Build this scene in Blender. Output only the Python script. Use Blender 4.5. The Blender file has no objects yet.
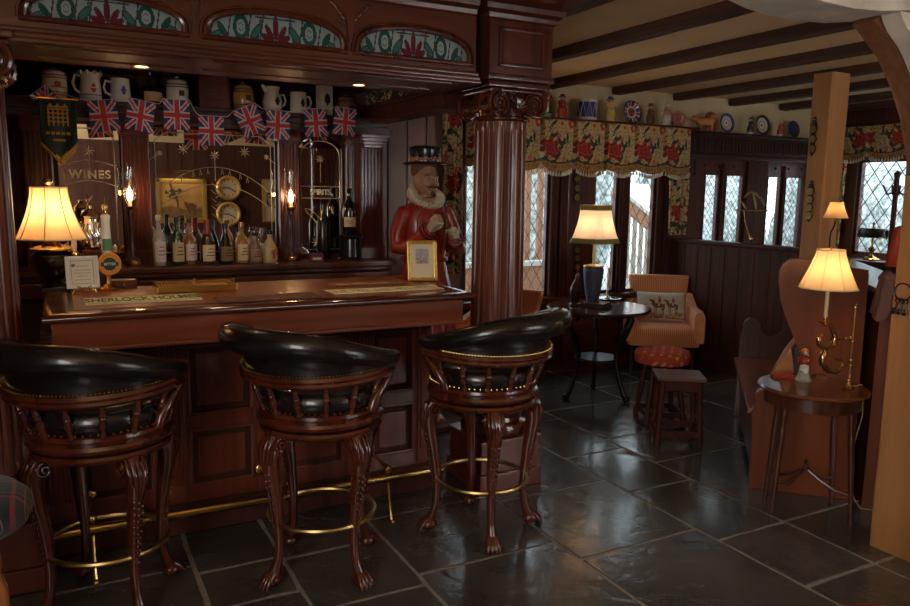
import bpy, bmesh, math, random
from mathutils import Vector, Matrix
random.seed(7)
SCON,LAMP1,LAMP2,LAMP3,LAMP4,LAMP5=1.2,6.5,4.5,2.8,.35,1.5
SPOTP=9
DAYP,FILL_L,WORLD,EXPO=440,50,3.6,0
S=bpy.context.scene; C=S.collection; PI=math.pi
sin,cos=math.sin,math.cos
# ------------------------------------------------------------------ camera model (fitted from vanishing lines)
FP,YAW,PIT,ROL,H=749.04,.484806,.144089,.014396,1.6
cF=Vector((sin(YAW)*cos(PIT),cos(YAW)*cos(PIT),-sin(PIT)))
_R=Vector((cos(YAW),-sin(YAW),0)); _U=_R.cross(cF)
cR=_R*cos(ROL)+_U*sin(ROL); cU=_U*cos(ROL)-_R*sin(ROL)
def W(px,py,**k):
    """survey helper: where the sight line through a photo point meets the plane x=, y= or z="""
    d=cF+cR*((px-455)/FP)-cU*((py-303)/FP); o=Vector((0,0,H))
    a,v=list(k.items())[0]; i='xyz'.index(a)
    return o+d*((v-o[i])/d[i])
cam=bpy.data.cameras.new('camera'); co=bpy.data.objects.new('camera',cam); C.objects.link(co)
cam.sensor_width=36; cam.lens=FP/910*36; cam.clip_start=.05; cam.clip_end=200
co.matrix_world=Matrix.Translation((0,0,H))@Matrix((cR,cU,-cF)).transposed().to_4x4()
S.camera=co
# ------------------------------------------------------------------ materials
def _mat(name):
    m=bpy.data.materials.new(name); m.use_nodes=True; nt=m.node_tree
    return m,nt,nt.nodes['Principled BSDF']
def setp(p,**k):
    for a,v in k.items():
        n={'color':'Base Color','rough':'Roughness','metal':'Metallic','coat':'Coat Weight','trans':'Transmission Weight','spec':'Specular IOR Level','sheen':'Sheen Weight','ior':'IOR','coatr':'Coat Roughness','ss':'Subsurface Weight'}[a]
        p.inputs[n].default_value=(*v,1) if a=='color' else v
def flat(name,c,rough=.6,metal=0,coat=0,var=0,scale=30,bump=0,**k):
    m,nt,p=_mat(name); setp(p,color=c,rough=rough,metal=metal,coat=coat,**k)
    tc=nt.nodes.new('ShaderNodeTexCoord')
    nz=nt.nodes.new('ShaderNodeTexNoise'); nz.inputs['Scale'].default_value=scale; nz.inputs['Detail'].default_value=4
    nt.links.new(tc.outputs['Object'],nz.inputs['Vector'])
    if var:
        r=nt.nodes.new('ShaderNodeValToRGB'); e=r.color_ramp.elements
        e[0].position=.3; e[1].position=.7
        e[0].color=(*[x*(1-var) for x in c],1); e[1].color=(*[min(1,x*(1+var)) for x in c],1)
        nt.links.new(nz.outputs['Fac'],r.inputs['Fac']); nt.links.new(r.outputs['Color'],p.inputs['Base Color'])
    if bump:
        b=nt.nodes.new('ShaderNodeBump'); b.inputs['Strength'].default_value=bump; b.inputs['Distance'].default_value=.004
        nt.links.new(nz.outputs['Fac'],b.inputs['Height']); nt.links.new(b.outputs['Normal'],p.inputs['Normal'])
    return m
def wood(name,c1,c2,rough=.3,axis='z',scale=1,coat=.3,bump=.15,contrast=.25):
    m,nt,p=_mat(name); setp(p,rough=rough,coat=coat,coatr=.15)
    tc=nt.nodes.new('ShaderNodeTexCoord'); mp=nt.nodes.new('ShaderNodeMapping')
    s=[22*scale,22*scale,22*scale]; s['xyz'.index(axis)]=1.6*scale; mp.inputs['Scale'].default_value=s
    nz=nt.nodes.new('ShaderNodeTexNoise'); nz.inputs['Scale'].default_value=1; nz.inputs['Detail'].default_value=7; nz.inputs['Distortion'].default_value=.6
    r=nt.nodes.new('ShaderNodeValToRGB'); e=r.color_ramp.elements
    e[0].position=.5-contrast; e[1].position=.5+contrast; e[0].color=(*c2,1); e[1].color=(*c1,1)
    b=nt.nodes.new('ShaderNodeBump'); b.inputs['Strength'].default_value=bump; b.inputs['Distance'].default_value=.003
    L=nt.links.new; L(tc.outputs['Object'],mp.inputs['Vector']); L(mp.outputs['Vector'],nz.inputs['Vector']); L(nz.outputs['Fac'],r.inputs['Fac'])
    L(r.outputs['Color'],p.inputs['Base Color']); L(nz.outputs['Fac'],b.inputs['Height']); L(b.outputs['Normal'],p.inputs['Normal'])
    return m
def glassy(name,tint=(1,1,1),gloss=.12,rough=.02):
    m=bpy.data.materials.new(name); m.use_nodes=True; nt=m.node_tree; nt.nodes.clear()
    o=nt.nodes.new('ShaderNodeOutputMaterial'); mx=nt.nodes.new('ShaderNodeMixShader'); mx.inputs[0].default_value=gloss
    t=nt.nodes.new('ShaderNodeBsdfTransparent'); t.inputs[0].default_value=(*tint,1)
    g=nt.nodes.new('ShaderNodeBsdfGlossy'); g.inputs['Roughness'].default_value=rough
    nt.links.new(t.outputs[0],mx.inputs[1]); nt.links.new(g.outputs[0],mx.inputs[2]); nt.links.new(mx.outputs[0],o.inputs[0])
    return m
def shade_mat(name,c,tr=.6):
    m=bpy.data.materials.new(name); m.use_nodes=True; nt=m.node_tree; nt.nodes.clear()
    o=nt.nodes.new('ShaderNodeOutputMaterial'); mx=nt.nodes.new('ShaderNodeMixShader'); mx.inputs[0].default_value=tr
    d=nt.nodes.new('ShaderNodeBsdfDiffuse'); d.inputs[0].default_value=(*c,1)
    t=nt.nodes.new('ShaderNodeBsdfTranslucent'); t.inputs[0].default_value=(*c,1)
    nt.links.new(d.outputs[0],mx.inputs[1]); nt.links.new(t.outputs[0],mx.inputs[2]); nt.links.new(mx.outputs[0],o.inputs[0])
    return m
def emit(name,c,s):
    m=bpy.data.materials.new(name); m.use_nodes=True; nt=m.node_tree; nt.nodes.clear()
    o=nt.nodes.new('ShaderNodeOutputMaterial'); e=nt.nodes.new('ShaderNodeEmission'); e.inputs[0].default_value=(*c,1); e.inputs[1].default_value=s
    nt.links.new(e.outputs[0],o.inputs[0]); return m
A1,A2=(.135,.031,.014),(.045,.010,.006)
MAH=wood('mahogany',A1,A2); MAHX=wood('mahogany_long',A1,A2,axis='x'); MAHY=wood('mahogany_deep',A1,A2,axis='y')
CARVE=wood('carved_mahogany',(.125,.026,.012),(.035,.008,.005),rough=.2,coat=.6,scale=.7)
BARF=wood('bar_front_wood',(.21,.046,.02),(.09,.02,.01),rough=.3)
BARX=wood('bar_rail_wood',(.30,.075,.032),(.15,.034,.015),rough=.28,axis='x',scale=.8)
DARK=wood('dark_oak',(.10,.027,.013),(.035,.010,.006),rough=.55,coat=.0); DARK.node_tree.nodes['Principled BSDF'].inputs['Specular IOR Level'].default_value=.25
DARKX=wood('dark_oak_long',(.06,.022,.014),(.02,.009,.006),rough=.4,axis='x')
BEAM=wood('beam_oak',(.12,.050,.028),(.04,.018,.011),rough=.7,axis='y',coat=0,bump=.5)
WALLW=wood('wall_wood',(.13,.036,.019),(.05,.014,.009),rough=.4)
PLANK=wood('pale_plank',(.30,.17,.125),(.19,.10,.075),rough=.5,coat=.1)
POST=wood('post_pine',(.56,.27,.10),(.38,.16,.055),rough=.6,coat=0,scale=.5,bump=.4)
PALE=flat('pale_timber',(.62,.55,.46),.8,var=.22,scale=7,bump=.7)
TABLEW=wood('table_wood',(.12,.036,.016),(.04,.013,.007),rough=.3)
TABLEX=wood('table_top_wood',(.22,.072,.028),(.11,.035,.016),rough=.25,axis='x',scale=.6,coat=.4)
SETTLE=wood('settle_wood',(.22,.058,.02),(.10,.025,.010),rough=.3,scale=.5)
BLACKW=flat('black_iron',(.012,.012,.013),.35,metal=.3)
LEATHER=flat('black_leather',(.011,.008,.007),.27,coat=.35,var=.3,scale=60,bump=.12)
BRASS=flat('brass',(.62,.40,.14),.25,metal=1); DULLB=flat('dull_brass',(.50,.35,.14),.35,metal=1,var=.25,scale=14)
GOLD=flat('gilt',(.75,.50,.14),.35,metal=.85,bump=.3,scale=90,var=.2)
CHROME=flat('silver',(.75,.74,.72),.15,metal=1)
MIRROR=flat('mirror',(.82,.80,.78),.015,metal=1)
ETCH=flat('etched_glass',(.72,.66,.56),.3,metal=.5)
CEIL=flat('ceiling_plaster',(.84,.58,.30),.9,var=.06,scale=3,bump=.15)
PLAS=flat('wall_plaster',(.62,.50,.30),.9,var=.05,scale=4,bump=.1)
BLACK=flat('black_paint',(.01,.01,.011),.25,coat=.4); MATTE=flat('black_matte',(.012,.01,.01),.7)
CREAM=flat('cream_ceramic',(.70,.60,.45),.25,coat=.5,var=.05); WHITE=flat('white_ceramic',(.78,.75,.68),.2,coat=.5)
NAVY=flat('navy',(.03,.035,.13),.6); RED=flat('flag_red',(.55,.035,.03),.6); FWHITE=flat('flag_white',(.62,.56,.58),.6)
REDP=flat('red_paint',(.30,.026,.015),.35,coat=.3,var=.15,scale=12); SKIN=flat('painted_skin',(.45,.25,.15),.4,coat=.2,var=.08,scale=20)
IVORY=flat('ivory_paint',(.66,.56,.40),.45); GREEN=flat('dark_green',(.012,.032,.022),.6,var=.2); YEL=flat('gold_cloth',(.62,.36,.05),.6)
GROUT=flat('grout',(.30,.27,.23),.6,var=.25,scale=25,bump=.5)
SHADE=shade_mat('lamp_silk',(.86,.66,.40),.6); SHADE2=shade_mat('lamp_silk_pink',(.92,.76,.62),.38); SHADEP=shade_mat('parchment',(.72,.48,.25),.5)
CLEAR=glassy('clear_glass',(.97,.97,.96),.14); PANEG=glassy('pane_glass',(.93,.96,.96),.07)
LEAD=flat('lead',(.05,.05,.055),.5,metal=.4)
BULB=emit('glowing_bulb',(1,.62,.28),60)
# floor stone
def stone():
    m,nt,p=_mat('slate_flagstone'); L=nt.links.new
    tc=nt.nodes.new('ShaderNodeTexCoord')
    n1=nt.nodes.new('ShaderNodeTexNoise'); n1.inputs['Scale'].default_value=2.3; n1.inputs['Detail'].default_value=5
    n2=nt.nodes.new('ShaderNodeTexNoise'); n2.inputs['Scale'].default_value=9; n2.inputs['Detail'].default_value=3; n2.inputs['Distortion'].default_value=.8
    n3=nt.nodes.new('ShaderNodeTexNoise'); n3.inputs['Scale'].default_value=45; n3.inputs['Detail'].default_value=4
    r=nt.nodes.new('ShaderNodeValToRGB'); e=r.color_ramp.elements
    e[0].position=.32; e[0].color=(.045,.046,.044,1); e[1].position=.7; e[1].color=(.105,.088,.076,1); setp(p,coat=.35,coatr=.12,spec=.6)
    rr=nt.nodes.new('ShaderNodeMapRange'); rr.inputs[3].default_value=.14; rr.inputs[4].default_value=.32
    ad=nt.nodes.new('ShaderNodeMath'); ad.operation='MULTIPLY_ADD'; ad.inputs[1].default_value=.16
    b=nt.nodes.new('ShaderNodeBump'); b.inputs['Strength'].default_value=.45; b.inputs['Distance'].default_value=.010
    for n in (n1,n2,n3): L(tc.outputs['Object'],n.inputs['Vector'])
    L(n1.outputs['Fac'],r.inputs['Fac']); L(r.outputs['Color'],p.inputs['Base Color']); L(n2.outputs['Fac'],rr.inputs[0]); L(rr.outputs[0],p.inputs['Roughness'])
    L(n3.outputs['Fac'],ad.inputs[0]); L(n2.outputs['Fac'],ad.inputs[2]); L(ad.outputs[0],b.inputs['Height']); L(b.outputs['Normal'],p.inputs['Normal'])
    return m
STONE=stone()
# ------------------------------------------------------------------ mesh builder
class B:
    def __init__(s): s.bev=False; s.bm=bmesh.new(); s.T=Matrix.Identity(4); s.mi=0
    def _v(s,p): return s.bm.verts.new(s.T@Vector(p))
    def _f(s,vs,mi=None):
        try: f=s.bm.faces.new(vs); f.material_index=s.mi if mi is None else mi; return f
        except ValueError: return None
    def box(s,x0,x1,y0,y1,z0,z1,bev=0):
        if x0>x1:x0,x1=x1,x0
        if y0>y1:y0,y1=y1,y0
        if z0>z1:z0,z1=z1,z0
        b=min(bev,(x1-x0)*.45,(y1-y0)*.45,(z1-z0)*.45)
        v=[s._v((x,y,z)) for z in (z0,z1) for y in (y0,y1) for x in (x0,x1)]
        fs=[s._f([v[i] for i in q]) for q in ((0,2,3,1),(4,5,7,6),(0,1,5,4),(2,6,7,3),(0,4,6,2),(1,3,7,5))]
        if b>0:
            s.bev=True
            es=list({e for f in fs for e in f.edges})
            r=bmesh.ops.bevel(s.bm,geom=es,offset=b,segments=2,profile=.5,affect='EDGES')
            for f in r['faces']: f.material_index=s.mi
        return s
    def lathe(s,prof,c=(0,0,0),n=24,M=None,a0=0,a1=2*PI,flute=0,nf=0,sx=1,sy=1):
        full=abs(a1-a0-2*PI)<1e-6; M=M or Matrix.Identity(4); c=Vector(c); rings=[]
        m=n if full else n+1
        for r,z in prof:
            row=[]
            for i in range(m):
                a=a0+(a1-a0)*i/n; rr=r
                if flute and nf: rr=r-flute*max(0,cos(a*nf))**.7 if cos(a*nf)>0 else r
                row.append(s._v(c+M@Vector((rr*cos(a)*sx,rr*sin(a)*sy,z))))
            rings.append(row)
        for j in range(len(rings)-1):
            for i in range(n):
                k=(i+1)%m
                s._f([rings[j][i],rings[j][k],rings[j+1][k],rings[j+1][i]])
        ringlike=len(prof)>2 and abs(prof[0][0]-prof[-1][0])<1e-6
        if full and not ringlike:
            if prof[0][0]>1e-5: s._f(rings[0][::-1])
            if prof[-1][0]>1e-5: s._f(rings[-1])
        return s
    def ball(s,c,r,n=12,m=8,sc=(1,1,1),M=None):
        M=M or Matrix.Identity(4)
        return s.lathe([(max(1e-4,r*sin(PI*i/m)),-r*cos(PI*i/m)) for i in range(m+1)],c,n,M@Matrix.Diagonal((*sc,1)))
    def tube(s,pts,r,n=8,closed=False,cap=True,sy=1,up=None):
        P=[Vector(p) for p in pts]; N=len(P); rs=r if isinstance(r,(list,tuple)) else [r]*N
        rings=[]; prev=None
        for i in range(N):
            a=P[(i-1)%N] if (closed or i>0) else P[i]; b=P[(i+1)%N] if (closed or i<N-1) else P[i]
            t=(b-a); t=t.normalized() if t.length>1e-9 else Vector((0,0,1))
            if prev is None:
                u=Vector(up) if up else (Vector((0,0,1)) if abs(t.z)<.9 else Vector((1,0,0)))
            else: u=prev
            u=(u-t*u.dot(t)).normalized(); prev=u; w=t.cross(u)
            rings.append([s._v(P[i]+u*(rs[i]*cos(2*PI*k/n))+w*(rs[i]*sy*sin(2*PI*k/n))) for k in range(n)])
        for i in range(N if closed else N-1):
            A,Bb=rings[i],rings[(i+1)%N]
            for k in range(n): s._f([A[k],A[(k+1)%n],Bb[(k+1)%n],Bb[k]])
        if cap and not closed: s._f(rings[0][::-1]); s._f(rings[-1])
        return s
    def loft(s,rings,cap=True):
        R=[[s._v(p) for p in r] for r in rings]; n=len(R[0])
        for j in range(len(R)-1):
            for i in range(n): s._f([R[j][i],R[j][(i+1)%n],R[j+1][(i+1)%n],R[j+1][i]])
        if cap: s._f(R[0][::-1]); s._f(R[-1])
        return s
    def prism(s,pts,axis,d0,d1,bev=0):
        """outline pts (2d) extruded along axis from d0 to d1"""
        def q(a,b,d): return {'x':(d,a,b),'y':(a,d,b),'z':(a,b,d)}[axis]
        A=[s._v(q(a,b,d0)) for a,b in pts]; Bb=[s._v(q(a,b,d1)) for a,b in pts]; n=len(pts)
        fs=[s._f([A[i],A[(i+1)%n],Bb[(i+1)%n],Bb[i]]) for i in range(n)]
        c0=s._f(A[::-1]); c1=s._f(Bb)
        if bev:
            s.bev=True
            es=list({e for f in (c0,c1) if f for e in f.edges})
            r=bmesh.ops.bevel(s.bm,geom=es,offset=bev,segments=2,profile=.5,affect='EDGES')
            for f in r['faces']: f.material_index=s.mi
        return s
    def grid(s,nu,nv,pos,fn=None,thick=None):
        V=[[s._v(pos(i/nu,j/nv)) for i in range(nu+1)] for j in range(nv+1)]
        for j in range(nv):
            for i in range(nu):
                mi=fn((i+.5)/nu,(j+.5)/nv) if fn else s.mi
                if mi is None: continue
                s._f([V[j][i],V[j][i+1],V[j+1][i+1],V[j+1][i]],mi)
        return s
    def mesh(s,me,M):
        n0=len(s.bm.verts); f0=len(s.bm.faces); s.bm.from_mesh(me); s.bm.verts.ensure_lookup_table(); s.bm.faces.ensure_lookup_table()
        for v in s.bm.verts[n0:]: v.co=s.T@(M@v.co)
        for f in s.bm.faces[f0:]: f.material_index=s.mi
        return s
MW={}
def local(loc,rz): return Matrix.Translation(loc)@Matrix.Rotation(rz,4,'Z')
def thing(name,label,cat,loc=(0,0,0),rz=0,group=None):
    o=bpy.data.objects.new(name,None); C.objects.link(o); o.empty_display_size=.05
    o.location=loc; o.rotation_euler=(0,0,rz); o['label']=label; o['category']=cat
    if group:o['group']=group
    MW[o.name]=local(loc,rz); return o
def obj(name,b,mats,parent=None,smooth=40,world=False,solid=0,stuff=False,label=None,loc=None,rz=0):
    """link a builder as ONE mesh object. world=True: the mesh was drawn in world space although it has a parent"""
    me=bpy.data.meshes.new(name)
    bmesh.ops.recalc_face_normals(b.bm,faces=b.bm.faces[:]) if not getattr(b,'keepn',False) else None
    root=parent
    if world and parent is not None:
        while root.parent: root=root.parent
        b.bm.transform(MW[root.name].inverted())
    b.bm.to_mesh(me); b.bm.free()
    for m in (mats if isinstance(mats,(list,tuple)) else [mats]): me.materials.append(m)
    if smooth:
        me.polygons.foreach_set('use_smooth',[True]*len(me.polygons)); me.set_sharp_from_angle(angle=math.radians(smooth))
    o=bpy.data.objects.new(name,me); C.objects.link(o)
    if parent is not None: o.parent=parent
    if loc is not None: o.location=loc; o.rotation_euler=(0,0,rz)
    if solid:
        md=o.modifiers.new('thickness','SOLIDIFY'); md.thickness=solid; md.offset=0
    if smooth and b.bev:
        md=o.modifiers.new('weighted_normal','WEIGHTED_NORMAL'); md.weight=100; md.keep_sharp=True; md.mode='FACE_AREA'
    if stuff:o['kind']='stuff'
    if label:o['label']=label
    return o
def tag(o,label,cat,group=None):
    o['label']=label;o['category']=cat
    if group:o['group']=group
    return o
def struct(name,b,m,parent=None,**k):
    o=obj(name,b,m,parent,**k)
    if parent is None:o['kind']='structure'
    return o
def dup(root,loc,rz,label,group=None):
    def cp(o,par):
        c=o.copy(); C.objects.link(c)
        if par is not None:c.parent=par
        for ch in list(o.children): cp(ch,c)
        return c
    r=cp(root,None); r.location=loc; r.rotation_euler=(0,0,rz); r['label']=label
    if group:r['group']=group
    MW[r.name]=local(loc,rz)
    return r
_tc={}
def text(s,size,ext=.0008,bold=0,sp=1):
    k=(s,size,ext,bold,sp)
    if k not in _tc:
        cu=bpy.data.curves.new('lettering','FONT'); cu.body=s; cu.size=size; cu.extrude=ext; cu.offset=bold; cu.align_x='CENTER'; cu.align_y='CENTER'; cu.space_character=sp
        o=bpy.data.objects.new('lettering_curve',cu); C.objects.link(o); bpy.context.view_layer.update()
        dg=bpy.context.evaluated_depsgraph_get(); me=bpy.data.meshes.new_from_object(o.evaluated_get(dg)); bpy.data.objects.remove(o); bpy.data.curves.remove(cu); _tc[k]=me
    return _tc[k]
D_=math.radians
def lerp(a,b,t): return a+(b-a)*t
def point(name,loc,power,col=(1,.6,.3),r=.03):
    l=bpy.data.lights.new(name,'POINT'); l.energy=power; l.color=col; l.shadow_soft_size=r
    o=bpy.data.objects.new(name,l); C.objects.link(o); o.location=loc; return o
def hsh(i,j=0,k=0):
    x=sin(i*127.1+j*311.7+k*74.7)*43758.5453; return x-math.floor(x)
# ================================================================== THE SETTING
YW=5.6; ZC=2.59; ZB=2.525; XL,XR,YR=-1.25,7.6,-1.6
# flagstone floor: one mesh, stones a little proud of the grout
b=B(); b.mi=1; b.box(XL,XR,YR,YW,-.05,-.004); b.mi=0
cols=[-1.3,-.72,-.12,.43,.79,1.265,1.97,2.675,3.135,3.92,4.49,5.47,6.2,6.9,7.6]
js=[[-.9,.1,.9,1.9,2.7,3.5],[-.4,.6,1.5,2.3,3.3,4.2],[-1,.2,1.1,2.0,2.8,3.2,4.0],[-.6,.5,1.3,2.1,2.8,3.12,3.58,4.3],[-1.2,.3,1.0,1.9,2.62,3.085,3.6,4.5],
    [-.8,.2,1.2,2.0,2.70,3.3,4.1,4.9],[-.3,.7,1.6,2.51,3.21,3.85,4.6],[-1,.1,1.2,1.9,2.375,3.005,3.6,4.3,5.0],[-.5,.5,1.2,1.9,2.38,3.3,3.78,4.5,5.1],[-.9,.8,1.6,2.4,3.3,4.2,4.9],[-.2,1,2,2.9,3.9,4.6,5.2],[0,1.2,2.3,3.3,4.2,5],[0,1,2,3,4,5],[.5,1.5,2.5,3.5,4.5]]
for ci in range(len(cols)-1):
    x0,x1=cols[ci],cols[ci+1]; ys=[YR]+[y for y in js[ci]]+[YW]
    for k in range(len(ys)-1):
        g=.0085+.004*hsh(ci,k,3); y0,y1=ys[k]+g,ys[k+1]-g; a0,a1=x0+g,x1-g
        # slightly wavy hand-cut edges
        pts=[]; nx=max(2,int((a1-a0)/.09)); ny=max(2,int((y1-y0)/.09)); w=.006
        def jit(i,q): return (hsh(i,ci*17+k,q)-.5)*w
        for i in range(nx): pts.append((lerp(a0,a1,i/nx),y0+jit(i,1)))
        for i in range(ny): pts.append((a1+jit(i,2),lerp(y0,y1,i/ny)))
        for i in range(nx): pts.append((lerp(a1,a0,i/nx),y1+jit(i,3)))
        for i in range(ny): pts.append((a0+jit(i,4),lerp(y1,y0,i/ny)))
        dz=(hsh(ci,k,9)-.5)*.0016
        b.prism(pts,'z',-.02,dz,bev=.003)
struct('floor',b,[STONE,GROUT],smooth=30)
b=B(); b.box(XL-.1,XR+.1,YR-.1,YW+.1,ZC,ZC+.08); struct('ceiling',b,CEIL)

def wall_y(b,x0,x1,z0,z1,y,th,ops):
    xs=sorted({x0,x1,*[o[0] for o in ops],*[o[1] for o in ops]})
    for i in range(len(xs)-1):
        a,c=xs[i],xs[i+1]; hit=sorted([o for o in ops if o[0]<=a+1e-6 and o[1]>=c-1e-6],key=lambda o:o[2]); z=z0
        for o in hit:
            if o[2]>z: b.box(a,c,y,y+th,z,o[2])
            z=o[3]
        if z<z1: b.box(a,c,y,y+th,z,z1)
# window openings in the far wall (x0,x1,z0,z1)
def px2x(px,py): return W(px,py,y=YW).x
SB=.70; ST=1.98
far_ops=[(3.02,px2x(547,230),SB,ST),(px2x(592,230),px2x(615,230),SB,ST),(px2x(626,230),px2x(652,230),SB,ST)]
lat=[]
for a,c in ((703.5,716.5),(724.5,740.5),(766,778),(784,799)):
    lat.append((px2x(a-.6,205),px2x(c,205),.95,1.84))
b=B(); wall_y(b,2.0,XR,0,2.24,YW,.035,far_ops+lat); struct('wall_far',b,WALLW)
b=B(); b.box(XL,XR,YW+.02,YW+.14,2.24,ZC); b.box(XL,2.0,YW+.02,YW+.14,0,2.24); struct('wall_far_plaster',b,PLAS)
right_op=(4.57,5.22,1.02,2.03)   # y0,y1,z0,z1 in the right wall
b=B()
for (y0,y1,z0,z1) in ((YR,right_op[0],0,ZC),(right_op[1],YW+.14,0,ZC),(right_op[0],right_op[1],0,right_op[2]),(right_op[0],right_op[1],right_op[3],ZC)): b.box(XR,XR+.14,y0,y1,z0,z1)
struct('wall_right',b,WALLW)
b=B(); LO=(-1.3,.6,.95,2.25)  # opening added in the unseen left wall for the fill lamp
for (y0,y1,z0,z1) in ((YR,LO[0],0,ZC),(LO[1],YW,0,ZC),(LO[0],LO[1],0,LO[2]),(LO[0],LO[1],LO[3],ZC)): b.box(XL-.14,XL,y0,y1,z0,z1)
struct('wall_left',b,WALLW)
rear_ops=[(3.55,6.2,.75,2.25)]
b=B(); wall_y(b,XL,XR,0,ZC,YR-.14,.14,rear_ops); 
x=XL
while x<2.6:
    b.box(x,x+.012,YR,YR+.006,.1,2.4); x+=.19
struct('wall_rear',b,wood('rear_panelling',(.10,.032,.015),(.045,.015,.008),rough=.8,coat=0))
b=B(); b.box(XL,XR,YR,YR+.012,2.32,ZC); b.box(XL,XR,YR,YR+.03,2.28,2.32,.005); struct('wall_rear_plaster',b,PLAS)
# beams
for X in (2.36,3.10,3.855,4.60,5.34,6.09,6.83,7.42):
    b=B(); n=14; r=[]
    for i in range(n+1):
        y=lerp(2.0,YW,i/n) if X<3.5 else lerp(YR,YW,i/n); w=.058; j=lambda q:(hsh(i,X*10,q)-.5)*.012
        r.append([(X-w+j(1),y,ZC+.01),(X-w+j(2),y,ZB+.02),(X-w+.015+j(3),y,ZB+j(4)*.5),(X+w-.015+j(5),y,ZB+j(6)*.5),(X+w+j(7),y,ZB+.02),(X+w+j(8),y,ZC+.01)])
    b.loft(r); struct('trim_1',b,BEAM,smooth=30)
# window frames, mullions and leaded panes
def lattice(b,x0,x1,z0,z1,y,px,pz,w,slant=True,axis='y'):
    """diamond leading clipped to the opening"""
    def clip(p,q):
        (ax,az),(bx,bz)=p,q; t0,t1=0,1; dx,dz=bx-ax,bz-az
        for pq,qq in ((-dx,ax-x0),(dx,x1-ax),(-dz,az-z0),(dz,z1-az)):
            if abs(pq)<1e-12:
                if qq<0:return None
            else:
                r=qq/pq
                if pq<0:t0=max(t0,r)
                else:t1=min(t1,r)
        return ((ax+dx*t0,az+dz*t0),(ax+dx*t1,az+dz*t1)) if t0<t1-1e-4 else None
    hgt=z1-z0; n=int((x1-x0)/px+hgt/pz)+3
    for s in (1,-1):
        for k in range(-n,n):
            xa=x0+k*px; c=clip((xa,z0),(xa+s*hgt/pz*px,z1))
            if c:
                (ax,az),(bx,bz)=c
                P=[(ax,y,az),(bx,y,bz)] if axis=='y' else [(y,ax,az),(y,bx,bz)]
                b.tube(P,w,n=4)
wi=1
for k,(x0,x1,z0,z1) in enumerate(far_ops+lat):
    big=k<3; m=WALLW; b=B(); fw=.022 if big else .012
    for (a,c,d,e) in ((x0,x0+fw,z0,z1),(x1-fw,x1,z0,z1),(x0,x1,z0,z0+fw),(x0,x1,z1-fw,z1)): b.box(a,c,YW-.012,YW+.03,d,e,.004)
    f=struct('window_%d'%wi,b,MAH); wi+=1
    b=B(); b.box(x0+fw,x1-fw,YW+.010,YW+.014,z0+fw,z1-fw); obj('pane',b,PANEG,f,smooth=0)
    b=B(); lattice(b,x0+fw,x1-fw,z0+fw,z1-fw,YW+.006,.105 if big else .062,.175 if big else .082,.003 if big else .003); obj('leading',b,LEAD,f)
y0,y1,z0,z1=right_op; b=B()
for (a,c,d,e) in ((y0,y0+.035,z0,z1),(y1-.035,y1,z0,z1),(y0,y1,z0,z0+.035),(y0,y1,z1-.035,z1)): b.box(XR+.03,XR+.08,a,c,d,e,.004)
f=struct('window_%d'%wi,b,MAH); wi+=1
b=B(); b.box(XR+.05,XR+.054,y0+.035,y1-.035,z0+.035,z1-.035); obj('pane',b,PANEG,f,smooth=0)
b=B(); lattice(b,y0+.035,y1-.035,z0+.035,z1-.035,XR+.048,.15,.21,.005,axis='x'); obj('leading',b,LEAD,f)
x0,x1,z0,z1=rear_ops[0]; b=B(); yy=YR-.08
for x in (x0,lerp(x0,x1,1/3)-.03,lerp(x0,x1,2/3)-.03,x1-.06): b.box(x,x+.06,yy,yy+.05,z0,z1)
b.box(x0,x1,yy,yy+.05,z0,z0+.05); b.box(x0,x1,yy,yy+.05,z1-.05,z1); f=struct('window_%d'%wi,b,WALLW)
b=B(); b.box(x0,x1,yy+.02,yy+.024,z0,z1); obj('pane',b,PANEG,f,smooth=0)
b=B(); lattice(b,x0,x1,z0,z1,yy+.018,.11,.17,.005); obj('leading',b,LEAD,f)
# mullion posts, reveal mouldings and panels on the far wall
b=B()
xa=far_ops[0][1]; xb=far_ops[1][0]; xm=px2x(565,230)
for i in range(4): b.box(xa+.005+i*(xm-xa)/4,xa+(i+1)*(xm-xa)/4-.005,YW-.05+.012*(i%2),YW+.01,.05,2.2,.008)
xc=far_ops[1][1]; xd=far_ops[2][0]; b.box(xc+.01,xd-.01,YW-.04,YW+.01,.65,2.2,.015); b.box(xc+.035,xd-.035,YW-.055,YW,.65,2.2,.01)
xe=far_ops[2][1]
for i in range(3): b.box(xe+.01+i*.05,xe+.055+i*.05,YW-.045+.012*(i%2),YW+.01,.65,2.2,.008)
for q in ((x[1],x2[0]) for x,x2 in ((lat[0],lat[1]),(lat[2],lat[3]))): b.box(q[0]+.03,q[1]-.03,YW-.03,YW,.9,1.95,.01)
b.box(lat[1][1]+.04,lat[2][0]-.04,YW-.04,YW,.9,2.0,.012)
struct('trim_2',b,DARK)
b=B(); b.box(xm+.01,xb-.02,YW-.02,YW+.01,.7,2.2,.01); struct('trim_3',b,MAH)
b=B(); b.box(2.95,5.33,YW-.10,YW+.03,SB-.06,SB-.005,.012); b.box(2.95,5.33,YW-.03,YW+.01,.12,SB-.08); struct('trim_4',b,MAHX)   # window board
b=B(); b.box(2.0,5.3,YW-.03,YW,0,.14,.008); b.box(2.0,5.3,YW-.018,YW,.14,.17,.006); struct('baseboard_far',b,MAHX)
# fascia and moulding above the small leaded lights
b=B(); b.box(5.40,XR,YW-.10,YW,2.03,2.215); b.box(5.40,XR,YW-.13,YW,1.985,2.03,.012)
n=46
for i in range(n): b.box(5.44+i*.047,5.472+i*.047,YW-.112,YW-.1,2.06,2.19,.004)
for i in range(9): b.lathe([(.016,0),(.012,.012),(.0001,.016)],(lerp(5.55,7.2,i/8),YW,1.92),8,Matrix.Rotation(PI/2,4,'X'))
struct('trim_5',b,DARKX)
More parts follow.
